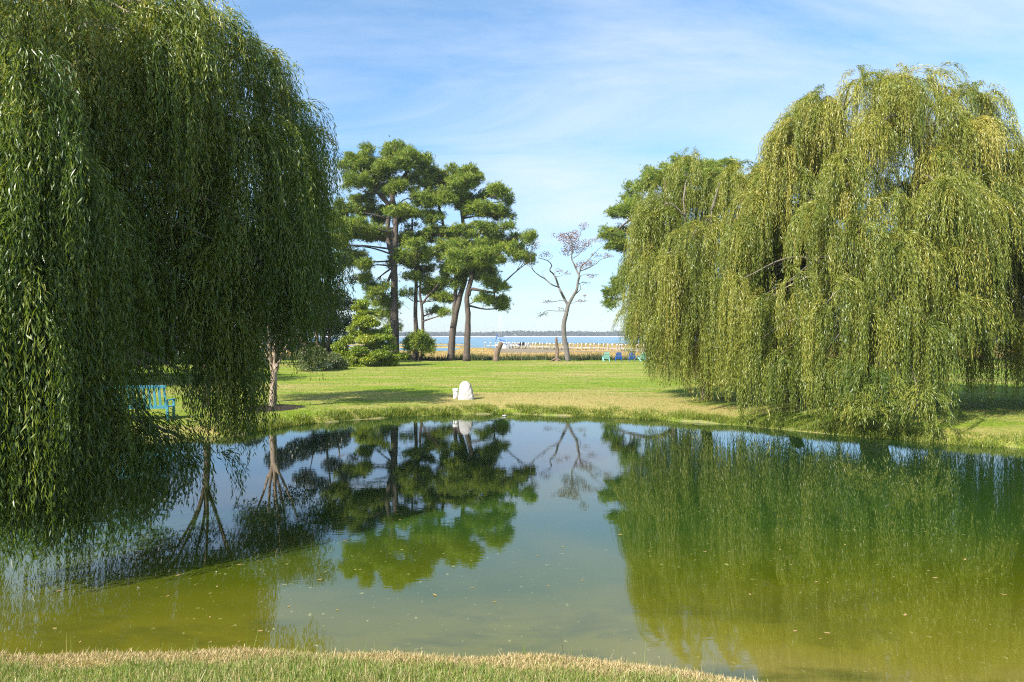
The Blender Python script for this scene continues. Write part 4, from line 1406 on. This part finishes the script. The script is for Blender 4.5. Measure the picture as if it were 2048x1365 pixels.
# ------------------------------------------------------------------ air
mh, nth, outh = new_mat('sea_haze')
pv_ = N(nth, 'ShaderNodeVolumePrincipled')
pv_.inputs['Density'].default_value = .00024
pv_.inputs['Color'].default_value = (.80, .88, 1, 1)
nth.links.new(pv_.outputs[0], outh.inputs['Volume'])
hz = MB().box((0, 1140, 12.5), (6900, 2400, 34)).build('haze', mh)
tag(hz, 'thin pale sea haze over the bay', 'haze', kind='stuff')

# ------------------------------------------------------------------ sky, sun, camera
EL, AZ = math.radians(38), math.radians(43)          # light travels right and away from the camera
dirv = np.array([math.cos(AZ) * math.cos(EL), math.sin(AZ) * math.cos(EL), -math.sin(EL)])
ld = bpy.data.lights.new('sun', 'SUN')
ld.energy = 4.9
ld.angle = math.radians(.53)
ld.color = (1.0, .945, .86)
lo = bpy.data.objects.new('sun', ld)
COL.objects.link(lo)
from mathutils import Vector
lo.rotation_euler = Vector(dirv).to_track_quat('-Z', 'Y').to_euler()
lo.location = (-30, -20, 40)

w = bpy.data.worlds.new('World')
S.world = w
w.use_nodes = True
nt = w.node_tree
nt.nodes.clear()
out = nt.nodes.new('ShaderNodeOutputWorld')
bg = nt.nodes.new('ShaderNodeBackground')
sky = nt.nodes.new('ShaderNodeTexSky')
sky.sky_type = 'NISHITA'
sky.sun_disc = False
sky.sun_elevation = EL
sky.sun_rotation = math.atan2(-dirv[0], -dirv[1])
sky.air_density = 1.0
sky.dust_density = .15
sky.ozone_density = 3.0
tc = nt.nodes.new('ShaderNodeTexCoord')
sp = nt.nodes.new('ShaderNodeSeparateXYZ')
nt.links.new(tc.outputs['Generated'], sp.inputs[0])
zz = math_n(nt, 'ADD', math_n(nt, 'MAXIMUM', sp.outputs[2], 0.0), .16)
cx = math_n(nt, 'DIVIDE', sp.outputs[0], zz)
cy = math_n(nt, 'DIVIDE', sp.outputs[1], zz)
cb = nt.nodes.new('ShaderNodeCombineXYZ')
nt.links.new(cx, cb.inputs[0])
nt.links.new(cy, cb.inputs[1])
mp_ = nt.nodes.new('ShaderNodeMapping')
mp_.inputs['Rotation'].default_value = (0, 0, .5)
mp_.inputs['Scale'].default_value = (.55, 1.3, 1)
nt.links.new(cb.outputs[0], mp_.inputs[0])
n1 = noise(nt, mp_.outputs[0], 1.1, 8, .62, .8)
n2 = noise(nt, cb.outputs[0], .5, 3, .5)
cm = ramp(nt, [(.44, (0, 0, 0)), (.66, (1, 1, 1))], math_n(nt, 'ADD', math_n(nt, 'MULTIPLY', n1, .6), math_n(nt, 'MULTIPLY', n2, .45))).outputs[0]
fac = math_n(nt, 'MULTIPLY', cm, .72)
hs = nt.nodes.new('ShaderNodeHueSaturation')
hs.inputs['Saturation'].default_value = 1.12
hs.inputs['Value'].default_value = 1.25
nt.links.new(sky.outputs[0], hs.inputs['Color'])
grad = ramp(nt, [(0, (.40, .49, .60)), (.10, (.64, .71, .79)), (.25, (1.0, 1.0, .98)), (.5, (1.45, 1.28, 1.1))], sp.outputs[2]).outputs[0]
skyc = mixc(nt, 1.0, hs.outputs[0], grad, 'MULTIPLY')
colr = mixc(nt, fac, skyc, (4.6, 5.1, 5.7))
nt.links.new(colr, bg.inputs[0])
bg.inputs[1].default_value = .092
nt.links.new(bg.outputs[0], out.inputs[0])

cd = bpy.data.cameras.new('camera')
cd.sensor_width = 36
cd.lens = 24
cd.shift_y = -12.5 / 2048
cd.clip_start = .1
cd.clip_end = 20000
co = bpy.data.objects.new('camera', cd)
COL.objects.link(co)
co.location = (0, 0, H)
co.rotation_euler = (math.pi / 2, 0, 0)
S.camera = co

S.view_settings.view_transform = 'Standard'
S.view_settings.look = 'None'
S.view_settings.exposure = 1.1
S.view_settings.gamma = 1
S.cycles.use_denoising = False
S.cycles.filter_width = 1.1
S.cycles.max_bounces = 6
S.cycles.diffuse_bounces = 3
S.cycles.glossy_bounces = 3
S.cycles.transmission_bounces = 3
S.cycles.transparent_max_bounces = 4
S.cycles.sample_clamp_indirect = 6
S.cycles.caustics_reflective = False
S.cycles.caustics_refractive = False
